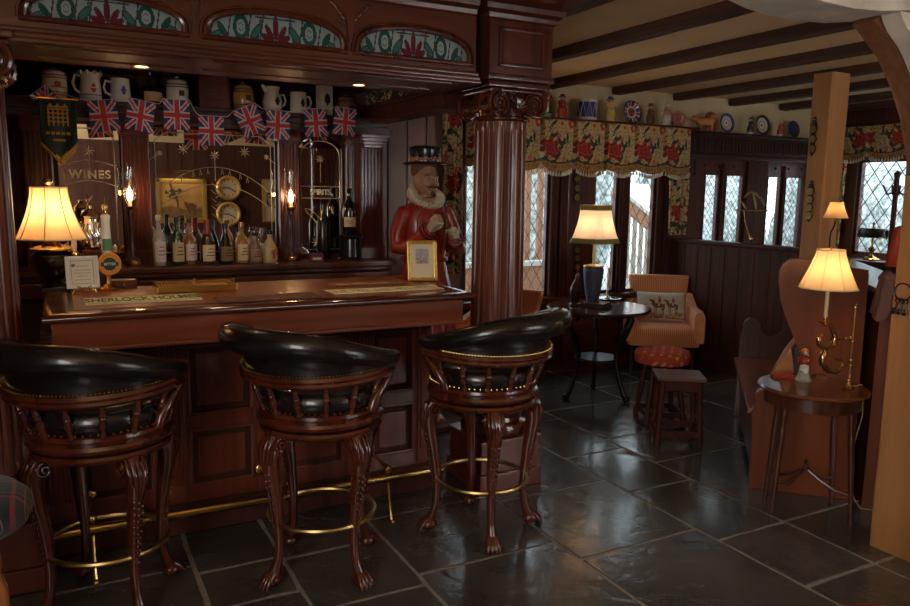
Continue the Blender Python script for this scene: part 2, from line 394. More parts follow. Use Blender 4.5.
# half-height panelled partition running towards the camera, ending at the post
XP=5.35
b=B(); b.box(XP,XP+.10,3.88,YW-.03,0,1.17)
y=3.9
while y<YW-.1: b.box(XP-.004,XP,y,y+.004,.2,1.14); y+=.165
b.box(XP-.02,XP,3.88,YW-.03,0,.16,.006); b.box(XP-.012,XP,3.88,YW-.03,.16,.185,.005)
b.box(XP-.035,XP+.13,3.88,YW-.03,1.17,1.205,.012); struct('wall_partition',b,DARK)
b=B(); b.box(XP-.010,XP-.004,4.56,4.63,.30,.41,.003); b.box(XP-.0115,XP-.010,4.58,4.61,.32,.35); b.box(XP-.0115,XP-.010,4.58,4.61,.365,.395)
tag(obj('wall_socket',b,MATTE),'small dark power socket on the low panelled partition','socket')
# planks behind the wooden guard
b=B(); x=1.9
xs=[1.9,2.14,2.305]+[2.305+i*.166 for i in range(1,5)]
for i in range(len(xs)-1): b.box(xs[i]+.004,xs[i+1]-.004,YW-.06,YW,0,2.6,.006)
struct('wall_bar',b,PLANK)
b=B(); b.box(-.36,-.30,3.75,5.15,0,ZC); struct('wall_bar_left',b,DARK)
b=B(); b.box(-.36,2.02,5.09,5.2,0,ZC); struct('wall_bar_rear',b,DARK)
# ================================================================== THE BAR
# ---- bar counter
BT=1.13; BX0,BX1=-.10,1.73; BYF=3.56
t=thing('bar_counter','long mahogany bar counter with raised panels, moulded top edge and brass foot rail','bar counter',(.8,3.6,0))
b=B(); b.box(BX0,BX1,BYF,3.86,0,.99)
b.box(BX0-.01,BX1+.01,BYF-.03,BYF,0,.12,.008); b.box(BX0-.01,BX1+.01,BYF-.02,BYF,.12,.145,.006); obj('body',b,DARK,t,world=True)
b=B(); b.box(BX0-.005,BX1+.005,BYF-.012,BYF,.145,.22); b.box(BX0,BX1,BYF-.012,BYF,.90,.98); 
pil=[-.06,.40,.855,1.31,1.68]
for p in pil:
    w=.075 if p<1.6 else .05
    b.box(p-w,p+w,BYF-.014,BYF,.22,.9,.003)
obj('face_frame',b,BARF,t,world=True)
for p in pil:
    w=.075 if p<1.6 else .05
    b=B(); b.box(p-w+.015,p+w-.015,BYF-.026,BYF-.012,.16,.96,.004)
    for i in range(5):
        x=lerp(p-w+.035,p+w-.035,i/4); b.tube([(x,BYF-.027,.24),(x,BYF-.027,.9)],.0075,6)
    obj('pilaster',b,BARF,t,world=True)
for i in range(4):
    a=pil[i]+.075; c=pil[i+1]-(.075 if i<3 else .05)
    for (z0,z1) in ((.22,.50),(.56,.90)):
        b=B(); b.box(a,c,BYF-.013,BYF-.002,z1,z1+.0601 if z1<.6 else z1) if z1<.6 else None
        for q in ((a,a+.018,z0,z1),(c-.018,c,z0,z1),(a,c,z0,z0+.018),(a,c,z1-.018,z1)): b.box(q[0],q[1],BYF-.02,BYF-.002,q[2],q[3],.006)
        b.box(a+.045,c-.045,BYF-.012,BYF,z0+.045,z1-.045,.011); obj('panel',b,BARF,t,world=True)
b=B(); b.box(-.05,1.725,3.19,3.24,.985,BT-.035); b.box(-.05,.0,3.24,3.56,.985,BT-.035);b.box(1.675,1.725,3.24,3.56,.985,BT-.035)
b.box(-.055,1.745,3.175,3.56,.975,.993,.006); obj('apron',b,BARX,t,world=True)
b=B()
prof=[(0,-.035),(-.02,-.034),(-.034,-.028),(-.040,-.016),(-.038,-.006),(-.026,.001),(0,.003)]
# moulded lip all round the front and ends
x0,x1,y0,y1=-.04,1.72,3.16,3.95
def ring(o,z): return [(x0+o,y0+o,BT+z),(x1-o,y0+o,BT+z),(x1-o,y1,BT+z),(x0+o,y1,BT+z)]
b.loft([ring(o,z) for o,z in prof]+[ring(.05,.003),ring(.055,0)])
obj('countertop',b,wood('counter_edge',(.14,.035,.02),(.05,.014,.009),rough=.18,axis='x',coat=.8),t,world=True,smooth=50)
b=B(); b.box(x0+.07,x1-.07,y0+.07,y1-.02,BT,BT+.004); obj('counter_inlay',b,wood('counter_top_wood',(.34,.095,.038),(.17,.045,.02),rough=.35,axis='x',coat=.25),t,world=True)
# foot rail with curled brackets
b=B(); b.tube([(-.12,3.27,.215),(1.66,3.27,.215)],.022,12); r=obj('foot_rail',b,BRASS,t,world=True)
for x in (.05,.80,1.36):
    b=B(); b.tube([(x,BYF-.03,.26),(x,3.40,.275),(x,3.30,.262),(x,3.27,.24)],.010,8)
    b.ball((x,3.27,.262),.022); b.tube([(x,3.262,.19),(x,3.24,.10),(x,3.22,.03),(x,3.21,.006)],[.009,.008,.009,.012],8); b.ball((x,BYF-.035,.26),.03,sc=(1,.3,1))
    b.ball((x,3.20,.012),.014)
    obj('rail_bracket',b,BRASS,t,world=True)
# ---- fluted columns
def column(x,y,label,zt,full=True):
    t=thing('fluted_column',label,'column',(x,y,0),0)
    b=B(); b.box(-.20,.20,-.20,.20,0,.10,.01); b.box(-.185,.185,-.185,.185,.10,.27,.006); b.box(-.195,.195,-.195,.195,.27,.285,.005); obj('plinth',b,BARF,t)
    b=B(); b.lathe([(.178,.285),(.19,.30),(.192,.33),(.18,.355),(.15,.365),(.145,.385),(.16,.40),(.165,.42),(.155,.44),(.138,.45),(.135,.47)],n=40); obj('base_moulding',b,CARVE,t)
    b=B(); nf=22; n=nf*8; rings=[]
    for z in (.47,.50,.53,1.2,zt-.25,zt-.22,zt-.19):
        fl=0 if z in(.47,zt-.19) or z==.50 else 1; r0=lerp(.148,.138,(z-.47)/(zt-.8)); rings.append([( (r0-(.013*fl*max(0,cos(a*nf))**.6 if cos(a*nf)>0 else 0))*cos(a),(r0-(.013*fl*max(0,cos(a*nf))**.6 if cos(a*nf)>0 else 0))*sin(a),z) for a in [2*PI*i/n for i in range(n)]])
    b.loft(rings); obj('shaft',b,wood('column_wood',(.20,.050,.024),(.08,.02,.011),rough=.28,scale=.8),t,smooth=60)
    zb=zt-.19
    b=B(); b.lathe([(.138,zb),(.150,zb+.01),(.150,zb+.020),(.140,zb+.028),(.145,zb+.05),(.155,zb+.09),(.15,zt-.05)],n=32)
    for k in range(16):
        a=2*PI*k/16; b.ball((.148*cos(a),.148*sin(a),zb+.065),.016,8,6,(1,1,1.4))
    b.box(-.175,.175,-.175,.175,zt-.055,zt-.03,.010); b.box(-.185,.185,-.185,.185,zt-.03,zt,.006); cp=obj('capital',b,CARVE,t)
    for s1 in (-1,1):
        for s2 in (-1,1):
            # ionic scroll, spiralling on the face that looks at -y / +y
            b=B(); P=[];R=[]
            for k in range(46):
                u=k/45; a=PI/2+u*4.6*PI; r=.064*(1-u)**.9+.005; P.append((s1*(.105+r*cos(a)*-1),s2*.165,zb+.083+r*sin(a))); R.append(.010*(1-u)+.005)
            b.tube(P,R,8); b.ball((s1*.105,s2*.165,zb+.083),.012,sc=(1,.8,1))
            b.lathe([(.0001,-.160),(.062,-.160),(.05,-.10),(.042,0)] ,(s1*.105,0,zb+.083),18,Matrix.Rotation(-s2*PI/2,4,'X'))
            obj('volute',b,CARVE,cp)
    for s1 in (-1,1):   # carved shell on each visible face
        b=B()
        for k in range(7):
            a=lerp(.25,PI-.25,k/6); b.tube([(0,s1*.17,zb+.06),(.035*cos(a),s1*.185,zb+.06+.05*sin(a)),(.06*cos(a),s1*.18,zb+.065+.075*sin(a))],[.006,.011,.005],6)
        obj('carved_shell',b,CARVE,cp)
    return t
column(2.12,3.53,'fluted mahogany column with scroll capital at the right end of the bar',2.17)
column(-.30,3.45,'dark fluted column at the left edge of the bar',2.17)
# ---- canopy over the bar with three arched stained glass lights
t=thing('bar_canopy','deep carved mahogany canopy over the bar with arched stained glass lights','canopy',(.8,3.4,2.17))
YC=3.33
def gx(px,py): return W(px,py,y=YC).x
arches=[]
for (p0,y0_,p1,y1_,ptop) in ((24,20,185,38,(105,-4)),(206,41,343,54,(272,13)),(357,57,469,67,(415,29))):
    a=W(p0,y0_,y=YC).x; c=W(p1,y1_,y=YC).x; z=2.235; h=W(ptop[0],ptop[1],y=YC).z-z
    arches.append((a,c,z,h)); 
def arch_pts(a,c,z,h,n=28,e=.62):
    m=(a+c)/2; w=(c-a)/2
    return [(m-w*cos(PI*i/n), z+h*max(0,sin(PI*i/n))**e) for i in range(n+1)]
X0,X1=-.75,1.85; ZT=2.47
# frieze board pierced by the arches: strips between arch outline and top
b=B()
def seg(xa,xb,za,zb_,zt):  # wedge from curve to top
    V=[b._v(p) for p in ((xa,YC,za),(xb,YC,zb_),(xb,YC,zt),(xa,YC,zt))]; Wv=[b._v(p) for p in ((xa,YC+.05,za),(xb,YC+.05,zb_),(xb,YC+.05,zt),(xa,YC+.05,zt))]
    b._f(V);b._f(Wv[::-1]); b._f([V[0],Wv[0],Wv[1],V[1]])
px_=X0
for (a,c,z,h) in arches:
    b.box(px_,a,YC,YC+.05,2.17,ZT)
    b.box(a,c,YC,YC+.05,2.17,z)
    P=arch_pts(a,c,z,h)
    for i in range(len(P)-1): seg(P[i][0],P[i+1][0],P[i][1],P[i+1][1],ZT)
    px_=c
b.box(px_,X1,YC,YC+.05,2.17,ZT)
bmesh.ops.remove_doubles(b.bm,verts=b.bm.verts,dist=1e-5)
fr=obj('frieze',b,MAHX,t,world=True,smooth=0)
for (a,c,z,h) in arches:
    b=B(); P=arch_pts(a,c,z,h); b.tube([(x,YC-.004,zz) for x,zz in P],.013,8); b.tube([(x,YC-.002,zz) for x,zz in arch_pts(a-.022,c+.022,z-.004,h+.022)],.007,6); b.tube([(a-.02,YC-.004,z-.006),(c+.02,YC-.004,z-.006)],.012,8)
    obj('arch_moulding',b,CARVE,fr,world=True)
for x in [(arches[0][1]+arches[1][0])/2,(arches[1][1]+arches[2][0])/2]:
    for s in (-1,1):
        b=B()
        for k in range(5):
            b.ball((x+s*(.035+.012*k),YC-.004,2.375+.018*k-.001*k*k),.012,8,6,(1.4,.5,.8),Matrix.Rotation(-s*.8,4,'Y'))
        obj('carved_leaf',b,CARVE,fr,world=True)
    b=B(); b.prism([(x-.022,2.40),(x+.022,2.40),(x+.007,2.27),(x-.007,2.27)],'y',YC-.012,YC,.003); obj('keystone',b,MAH,fr,world=True)
# cornice (stepped mouldings run to the ceiling)
steps=[(0,2.455),(-.012,2.465),(-.018,2.485),(-.04,2.50),(-.045,2.525),(-.075,2.545),(-.095,2.575),(-.10,2.60),(-.12,2.605),(-.12,2.62)]
b=B(); 
def corn(b,xa,xb,yf,yb,right=True,left=False):
    rr=[]
    for o,z in steps:
        rr.append([(xa+(o if left else 0),yf+o,z),(xb-(o if right else 0),yf+o,z),(xb-(o if right else 0),yb,z),(xa+(o if left else 0),yb,z)])
    b.loft(rr)
corn(b,X0,1.845,YC,YC+.3,False); obj('cornice',b,MAHX,t,world=True,smooth=25)
# moulding under the frieze and lit soffit board
b=B(); b.box(X0,1.86,YC-.035,YC+.02,2.150,2.175,.008); b.box(X0,1.86,YC-.018,YC+.01,2.175,2.195,.006); b.box(X0,1.86,YC-.045,YC+.42,2.135,2.152,.005); obj('soffit',b,MAHX,t,world=True)
b=B(); 
for q in ((-.05,.52),(.60,1.15),(1.22,1.72)): b.box(q[0],q[1],YC+.0,YC+.015,2.128,2.137,.003); b.box(q[0],q[1],YC+.25,YC+.265,2.128,2.137,.003)
obj('soffit_moulding',b,MAHX,t,world=True)
b=B(); b.box(X0,1.86,YC+.38,YC+.44,2.15,ZC); obj('back_board',b,DARKX,t,world=True)
# header box over the right column
hx0,hx1,hy0,hy1=1.925,2.30,3.325,3.73
b=B(); b.box(hx0,hx1,hy0,hy1,2.175,2.47,.004); b.box(hx0-.012,hx1+.012,hy0-.012,hy1,2.172,2.20,.006)
corn(b,hx0,hx1,hy0,hy1,True,True); hb=obj('column_header',b,MAH,t,world=True,smooth=25)
b=B()
for q in ((hx0+.05,hx0+.072,2.235,2.43),(hx1-.072,hx1-.05,2.235,2.43),(hx0+.05,hx1-.05,2.235,2.257),(hx0+.05,hx1-.05,2.408,2.43)): b.box(q[0],q[1],hy0-.012,hy0+.003,q[2],q[3],.006)
for q in ((hy0+.05,hy0+.072,2.235,2.43),(hy1-.072,hy1-.05,2.235,2.43),(hy0+.05,hy1-.05,2.235,2.257),(hy0+.05,hy1-.05,2.408,2.43)): b.box(hx1-.003,hx1+.012,q[0],q[1],q[2],q[3],.006)
obj('panel_moulding',b,MAH,hb,world=True)
b=B(); b.box(1.845,1.925,YC+.08,YC+.3,2.15,ZC); obj('recess_board',b,MATTE,t,world=True)  # matte black filler standing for the shade inside the gap
# painted glass
SG=[shade_mat('opal_glass',(.50,.60,.58),.5),shade_mat('green_glass',(.02,.16,.11),.5),shade_mat('red_glass',(.26,.03,.04),.5),LEAD,shade_mat('teal_glass',(.07,.26,.22),.5)]
def sg(u,v):   # u -1..1, v 0..1 (height)
    def ell(cx,cy,rx,ry,rot=0):
        x,y=(u-cx)*4.3,(v-cy); c_,s_=cos(rot),sin(rot); X=x*c_+y*s_; Y=-x*s_+y*c_
        return math.sqrt((X/rx)**2+(Y/ry)**2)
    lead=False
    for (cx,cy,rx,ry,rot,m) in ((0,.52,.16,.42,0,2),(-.09,.33,.14,.36,.75,2),(.09,.33,.14,.36,-.75,2),(-.13,.16,.12,.34,1.3,2),(.13,.16,.12,.34,-1.3,2)):
        d=ell(cx,cy,rx,ry,rot)
        if d<.85:return m
        if d<1.08:return 3
    for s in (-1,1):
        d=ell(s*.50,.45,.44,.40)
        if d<.36: return 0 if d<.30 else 3
        if .72<d<1: return 1
        if .64<d<1.09: return 3
        for (cx,cy,rx,ry,rot,m) in ((s*.28,.35,.16,.42,s*1.0,4),(s*.76,.30,.14,.34,-s*.9,1),(s*.84,.14,.10,.3,s*1.35,4),(s*.30,.14,.10,.26,s*1.4,1),(s*.22,.62,.09,.16,0,4)):
            d=ell(cx,cy,rx,ry,rot)
            if d<.8:return m
            if d<1.12:return 3
    for k in (-.9,-.66,-.38,-.2,.2,.38,.66,.9):
        if abs(u-k-.06*(v-.5))<.010 :return 3
    if abs(v-.84)<.03 and abs(u)<.3: return 3
    return 0
for q,(a,c,z,h) in enumerate(arches):
    b=B(); m=(a+c)/2;w=(c-a)/2; top=lambda u,z=z,h=h: z+h*max(0,1-u*u)**.31
    b.grid(150,44,lambda i,j: (m+w*(2*i-1),YC+.022,lerp(z,top(2*i-1),j)),lambda i,j:sg(2*i-1,j*max(.05,1-(2*i-1)**2)**.31))
    bmesh.ops.remove_doubles(b.bm,verts=b.bm.verts,dist=1e-6); b.keepn=True
    obj('stained_glass',b,SG,t,world=True,smooth=0)
for k,x in enumerate((.35,1.35)):  # fixtures added below the soffit to light the counter and bottles
    t=thing('recessed_downlight',['small recessed brass downlight under the canopy towards its left end','small recessed brass downlight under the canopy towards its right end'][k],'light',(x,3.62,2.134),0,'downlights under the canopy')
    b=B(); b.lathe([(.030,-.006),(.042,-.006),(.044,0),(.030,.001),(.030,-.006)],n=28); obj('rim',b,BRASS,t)
    b=B(); b.lathe([(.0001,-.002),(.029,-.002)],n=24); obj('lens',b,emit('downlight_lens_%d'%k,(1,.72,.42),6),t)
    l=bpy.data.lights.new('downlight','SPOT'); l.energy=SPOTP; l.color=(1,.68,.38); l.spot_size=D_(125); l.spot_blend=.8; l.shadow_soft_size=.03
    o=bpy.data.objects.new('downlight',l); C.objects.link(o); o.location=(x,3.62,2.12); o.rotation_euler=(D_(12),0,0)
# ---- back bar
YM=5.05; YK=4.86; ZK=1.15     # mirror plane, shelf fronts, counter height
def bx(px,py,y=YM): return W(px,py,y=y).x
t=thing('back_bar','tall mahogany back bar with fluted pilasters, etched mirrors and mug shelf','back bar',(.9,4.95,0))
b=B(); b.box(-.28,2.02,4.70,YM,ZK-.04,ZK,.012); b.box(-.28,2.0,4.73,YM,ZK-.07,ZK-.04,.01); b.box(-.28,2.0,4.72,YM,ZK-.16,ZK-.075,.008); obj('counter',b,wood('back_counter',(.13,.034,.018),(.05,.015,.01),rough=.3,axis='x'),t,world=True)
b=B(); b.box(-.28,1.97,4.76,YM,0,ZK-.16); obj('cupboard',b,DARKX,t,world=True)
bays=[(bx(57,150),bx(119,150)),(bx(149,150),bx(274,150)),(bx(297,170),bx(341,170))]
pils=[(bx(25,180),bx(54,180)),(bays[0][1]+.01,bays[1][0]-.01),(bays[1][1]+.01,bays[2][0]-.01),(bays[2][1]+.015,bays[2][1]+.10),(1.83,2.0)]
zm0,zm1=ZK+.03,1.985
b=B(); b.box(-.28,2.0,YM-.005,YM+.04,ZK,2.5); obj('back_panel',b,DARK,t,world=True)
for k,(a,c) in enumerate(pils):
    b=B(); yf=YM-.09 if k<4 else YM-.16; b.box(a,c,yf,YM,ZK,2.0,.004); b.box(a-.01,c+.01,yf-.012,YM,ZK,ZK+.08,.005); b.box(a-.012,c+.012,yf-.015,YM,1.93,2.0,.008)
    n=max(3,int((c-a)/.022))
    for i in range(n): x=lerp(a+.012,c-.012,i/(n-1)); b.tube([(x,yf-.001,ZK+.1),(x,yf-.001,1.91)],.0075,6)
    obj('pilaster',b,MAH,t,world=True)
mirrors=[]
for k,(a,c) in enumerate(bays):
    b=B()
    if k<2:
        b.box(a,c,YM-.022,YM-.012,zm0,zm1)
        # bevelled border strip
    else:
        P=[(a,zm0)]+[(x,z) for x,z in arch_pts(a,c,1.86,.115,20,.8)]+[(c,zm0)]; b.prism(P[::-1],'y',YM-.022,YM-.012)
    m=obj('mirror',b,MIRROR,t,world=True,smooth=0); mirrors.append(m)
    b=B(); e=.03
    if k<2: P=[(a+e,zm0+e),(a+e,zm1-e-.05),(a+.1,zm1-e),(c-.1,zm1-e),(c-e,zm1-e-.05),(c-e,zm0+e)]
    else: P=[(a+e*.6,zm0+e)]+[(x,z) for x,z in arch_pts(a+e*.6,c-e*.6,1.83,.115,16,.8)]+[(c-e*.6,zm0+e)]
    y=YM-.024; b.tube([(x,y,z) for x,z in P],.0035,4,closed=True)
    cx=(a+c)/2
    def star(x,z,r):
        for q in range(8):
            an=q*PI/4; b.tube([(x,y,z),(x+r*.5*cos(an+.15),y-.002,z+r*.5*sin(an+.15)),(x+r*cos(an),y,z+r*sin(an))],[.001,.0032,.0005],4)
    star(cx,zm1-.16,.032); b.tube([(cx,y,zm1-.13),(cx,y,zm1-.32)],.002,4)
    if k==1:
        for s in (-1,1):
            star(cx+s*.19,zm1-.13,.034); star(cx+s*.33,zm1-.16,.018); b.tube([(cx+s*.33,y,zm1-.16),(cx+s*.40,y,zm1-.21)],[.003,.001],4)
        hw2=(c-a)/2-.05
        for z0_,hh_ in ((1.60,.15),(1.50,.14)): b.tube([(cx-hw2+2*hw2*q/30,y,z0_+hh_*(1-(q/15-1)**2)) for q in range(31)],.0022,4)
        for q in (6,9,11,13,17,19,22,24):
            u_=q/15-1; z_=1.575+.15*(1-u_*u_); b.tube([(cx+u_*hw2-.006,y,z_-.018),(cx+u_*hw2,y,z_+.018),(cx+u_*hw2+.008,y,z_-.016)],[.0015,.003,.0015],4)
        for q in range(9): b.tube([(cx,y,zm0+.25+q*.025),(cx+(.03 if q%2 else -.03),y,zm0+.275+q*.025)],[.003,.001],4)
    if k==2:
        star(cx-.03,zm0+.08,.04)
        b.tube([(cx-.06+.05*cos(q/3),y,zm0+.22+.09*sin(q/5)) for q in range(18)],.0025,4)
        b.tube([(a+.02,y,1.64),(c-.02,y,1.64)],.003,4);b.tube([(a+.02,y,1.56),(c-.02,y,1.56)],.003,4)
    if k==0:
        b.tube([(a+.03+(c-a-.06)*q/12,y,1.74+.03*sin(q/12*PI)) for q in range(13)],.0025,4); b.tube([(a+.03+(c-a-.06)*q/12,y,1.62+.03*sin(q/12*PI)) for q in range(13)],.002,4)
        b.tube([(cx+.03*sin(q/2),y,1.3+.02*q) for q in range(14)],.003,4)
    obj('etched_border',b,ETCH,m,world=True)
    if k==1: continue
    b=B(); s_={0:'WINES',2:'SPIRITS'}[k]; zz={0:1.685,2:1.60}[k]
    b.mesh(text(s_,.068 if k!=2 else .052,.0008,.0015,1.15 if k!=2 else .9),Matrix.Translation((cx,YM-.0235,zz))@Matrix.Rotation(PI/2,4,'X')); obj('etched_lettering',b,ETCH,m,world=True,smooth=0)
# upper mug shelf with square panel between the two openings
ZS=2.095
b=B(); b.box(-.28,2.0,4.76,YM,ZS-.025,ZS,.006); b.box(-.28,2.0,4.775,YM,ZS-.06,ZS-.025,.006); b.box(-.28,2.0,4.79,YM,ZS-.10,ZS-.06); obj('mug_shelf',b,DARKX,t,world=True)
sp0,sp1=W(199,85,y=4.78).x,W(230,85,y=4.78).x
b=B(); b.box(sp0,sp1,4.78,YM,ZS,2.34); b.box(sp0+.03,sp1-.03,4.77,4.785,ZS+.05,2.22,.006); b.box(sp0+.05,sp1-.05,4.765,4.78,ZS+.07,2.20,.01); obj('square_panel',b,MAH,t,world=True)
b=B(); b.box(-.28,2.0,4.74,YM+.03,2.28,2.36,.01); b.box(-.28,2.0,4.70,YM+.03,2.36,2.40,.01); b.box(-.28,2.0,4.78,YM,2.40,ZC); obj('top_rail',b,MAHX,t,world=True)
b=B(); b.box(-.30,-.27,3.9,4.76,ZS-.1,2.3,.005); obj('side_board',b,DARKY if 'DARKY' in globals() else DARK,t,world=True)
# carved corbels at the right end
b=B(); 
for i in range(5): b.box(1.80+.01*i,2.03-.01*i,4.80+.012*i,YM,1.99-.022*i,2.01-.022*i+.02,.006)
obj('corbel',b,CARVE,t,world=True)
# ================================================================== BAR STOOLS
def cabriole(ang):
    """carved cabriole leg on a claw foot, in the plane through the stool axis at angle ang"""
    b=B(); b.T=Matrix.Rotation(ang,4,'Z')
    P=[(.205,0,.625),(.222,0,.600),(.242,0,.560),(.247,0,.515),(.238,0,.45),(.224,0,.37),(.213,0,.28),(.208,0,.20),(.211,0,.13),(.222,0,.085),(.236,0,.055),(.248,0,.035)]
    R=[.022,.034,.038,.036,.031,.027,.0235,.0205,.019,.020,.024,.020]
    b.tube(P,R,10,sy=.95)
    # claw foot: four toes and a pad
    b.ball((.245,0,.030),.034,12,8,(1.15,1.0,.8))
    for k in range(4):
        a=lerp(-.62,.62,k/3); c_,s_=cos(a),sin(a)
        b.tube([(.240+.01*c_,.026*s_,.058),(.252+.022*c_,.036*s_,.040),(.258+.034*c_,.044*s_,.020),(.258+.042*c_,.050*s_,.006)],[.011,.0125,.011,.005],6)
    leg=b
    c=B(); c.T=Matrix.Rotation(ang,4,'Z')   # carving: scrolls, acanthus and husk chain
    for s in (-1,1):
        Q=[];Rr=[]
        for k in range(24):
            u=k/23; a=PI*.9-u*3.4*PI; r=.027*(1-u)+.004; Q.append((.222+r*cos(a),s*.040,.575+r*sin(a)));Rr.append(.0065)
        c.tube(Q,Rr,6)
        c.tube([(.262,s*.016,.60),(.280,s*.018,.565),(.282,s*.012,.52),(.270,s*.004,.47)],[.006,.009,.008,.003],6)
        c.tube([(.240,s*.030,.61),(.268,s*.032,.575),(.274,s*.026,.53),(.262,s*.020,.49)],[.005,.008,.007,.003],6)
    c.tube([(.262,0,.61),(.283,0,.575),(.286,0,.53),(.274,0,.475)],[.005,.008,.008,.003],6)
    for k in range(11):
        z=.455-.024*k; x=.262-.0032*k+(.004 if k<3 else 0); rr=lerp(.0105,.006,k/10)
        for s in (-1,0,1): c.ball((x-.004*abs(s)+.002,s*rr*1.5,z+(.006 if s else 0)),rr*.75,6,5,(.8,1,1.3))
    return leg,c
def roll_z(a): # a: |angle| from the centre of the back, 0..span
    u=min(1,a/1.98); 
    if u<.22: return .990
    v=(u-.22)/.78; return .990-.088*(v*v*(3-2*v))
def make_stool(label,loc,rz,legrot):
    t=thing('bar_stool',label,'bar stool',loc,rz,'carved leather bar stools at the counter'); t.scale=(1.03,1.03,1.05)
    SPAN=1.98; c0=-PI/2
    for k in range(4):
        lg,cv=cabriole(legrot-rz+k*PI/2); o=obj('leg',lg,CARVE,t,smooth=60); obj('leg_carving',cv,CARVE,o,smooth=60)
    b=B(); b.tube([(.215*cos(2*PI*i/40),.215*sin(2*PI*i/40),.245) for i in range(40)],.0105,8,closed=True); obj('foot_ring',b,DULLB,t)
    b=B(); b.lathe([(.19,.600),(.228,.602),(.246,.612),(.250,.622),(.243,.632),(.225,.636),(.10,.638)],n=48); obj('base_ring',b,CARVE,t,smooth=30)
    b=B(); b.lathe([(.10,.640),(.236,.640),(.254,.648),(.258,.660),(.252,.672),(.240,.678),(.246,.688),(.244,.700),(.232,.706),(.15,.706)],n=48); obj('seat_ring',b,CARVE,t,smooth=30)
    b=B(); b.lathe([(.232,.706),(.243,.722),(.246,.745),(.238,.775),(.212,.797),(.15,.806),(.0001,.808)],n=48); st=obj('seat',b,LEATHER,t,smooth=80)
    b=B()
    for i in range(64):
        a=2*PI*i/64; b.ball((.243*cos(a),.243*sin(a),.712),.0045,6,4)
    obj('nailhead_trim',b,BRASS,st,stuff=True)
    # upper horseshoe rail, flaring outwards
    def P(a,r,z): return Vector((r*cos(c0+a),r*sin(c0+a),z))
    N=44
    rings=[]
    for i in range(N+1):
        a=lerp(-SPAN,SPAN,i/N); zc=.840+.022*(abs(a)/SPAN)**2; rr=.288
        pr=[(-.028,-.020),(.018,-.022),(.028,-.012),(.022,-.002),(.030,.008),(.024,.020),(-.020,.022),(-.030,.006)]
        rings.append([P(a,rr+dx,zc+dz) for dx,dz in pr])
    b=B(); b.loft(rings); rail=obj('back_rail',b,CARVE,t,smooth=35)
    b=B()
    for i in range(92):
        a=lerp(-SPAN*.985,SPAN*.985,i/91); b.ball(P(a,.311,.866+.022*(abs(a)/SPAN)**2),.0042,6,4)
    obj('nailhead_trim',b,BRASS,rail,stuff=True)
    # padded leather back: thin panel rising from the rail, and a fat roll along its top
    rings=[]; M_=52
    def rollgeo(u):
        zt=roll_z(u*SPAN); rr=lerp(.054,.030,u**1.5); return zt,rr,.292+(zt-.86)*.42
    for i in range(M_+1):
        a=lerp(-SPAN,SPAN,i/M_); u=abs(a)/SPAN; zt,rr,rc=rollgeo(u); zb=.854+.022*u*u; w=.013; z1=max(zb+.006,zt-rr*.5)
        rings.append([P(a,r,z) for r,z in ((.286-w,zb),(.286+w,zb),(.283+w,lerp(zb,z1,.33)),(.286+w,lerp(zb,z1,.66)),(lerp(.29,rc,.45)+w*.5,z1),(lerp(.29,rc,.4)-w,z1+.001),(.280-w,lerp(zb,z1,.6)))])
    b=B(); b.loft(rings); pad=obj('back_pad',b,LEATHER,t,smooth=70)
    b=B(); Q=[];Rr=[]
    for i in range(M_+1):
        a=lerp(-SPAN,SPAN,i/M_); u=abs(a)/SPAN; zt,rr,rc=rollgeo(u); Q.append(P(a,rc,zt)); Rr.append(rr*(1 if .03<i/M_<.97 else .8))
    b.tube(Q,Rr,18,up=(0,0,1)); roll=obj('back_roll',b,LEATHER,t,smooth=80)
    b=B()   # seams where the arm pads join the back roll
    for s in (1,):
        a=s*SPAN*.42; zt,rr,rc=rollgeo(.42); Q=[P(a,rc+rr*1.01*cos(w_),zt+rr*1.01*sin(w_)) for w_ in [q*2*PI/20 for q in range(20)]]
        b.tube(Q,.0022,5,closed=True)
    obj('seam_piping',b,LEATHER,roll)
    # spindles
    for k in range(9):
        a=lerp(-SPAN*.86,SPAN*.86,k/8); p0=P(a,.236,.700); p1=P(a,.280,.824+.016*(abs(a)/SPAN)**2); b=B()
        d=(p1-p0); q=d.to_track_quat('Z','Y').to_matrix().to_4x4(); Lh=d.length
        b.lathe([(.013,0),(.015,.01*1),(.009,.018),(.012,.035),(.015,.055),(.010,.068),(.0135,.074),(.0135,.080),(.010,.084),(.0135,.088),(.0135,.094),(.009,.100),(.0115,.125),(.013,Lh)],p0,12,q); obj('spindle',b,CARVE,t,smooth=60)
    # arm ends: curved support and carved scroll
    for s in (-1,1):
        a=s*SPAN; b=B(); tn=Vector((-sin(c0+a),cos(c0+a),0))*s
        Q=[P(a,.288,.845)+tn*.004,P(a,.284,.815)-tn*.012,P(a,.266,.775)-tn*.055,P(a,.250,.735)-tn*.085,P(a,.240,.70)-tn*.09]
        b.tube(Q,[.020,.021,.021,.020,.019],8); obj('arm_support',b,CARVE,t,smooth=60)
        b=B(); cc=P(a,.295,.888)+tn*.012; b.ball(cc,.030,10,8,(1,1,.95))
        for k in range(6):
            w_=k*PI/3; b.ball(cc+tn*.018+Vector((P(a,1,0).x*cos(w_)*.020,P(a,1,0).y*cos(w_)*.020,sin(w_)*.020)),.011,6,5)
        b.ball(cc+tn*.030,.009,6,5); obj('carved_rosette',b,CARVE,t,smooth=60)
    return t
D=math.radians
make_stool('carved black leather bar stool in the middle of the three at the counter',(.93,2.96,0),D(-152+90),D(19))
make_stool('carved black leather bar stool at the left end of the counter',(.10,3.06,0),D(-140+90),D(21))
make_stool('carved black leather bar stool at the right end beside the fluted column',(1.735,3.00,0),D(-66+90),D(-17))
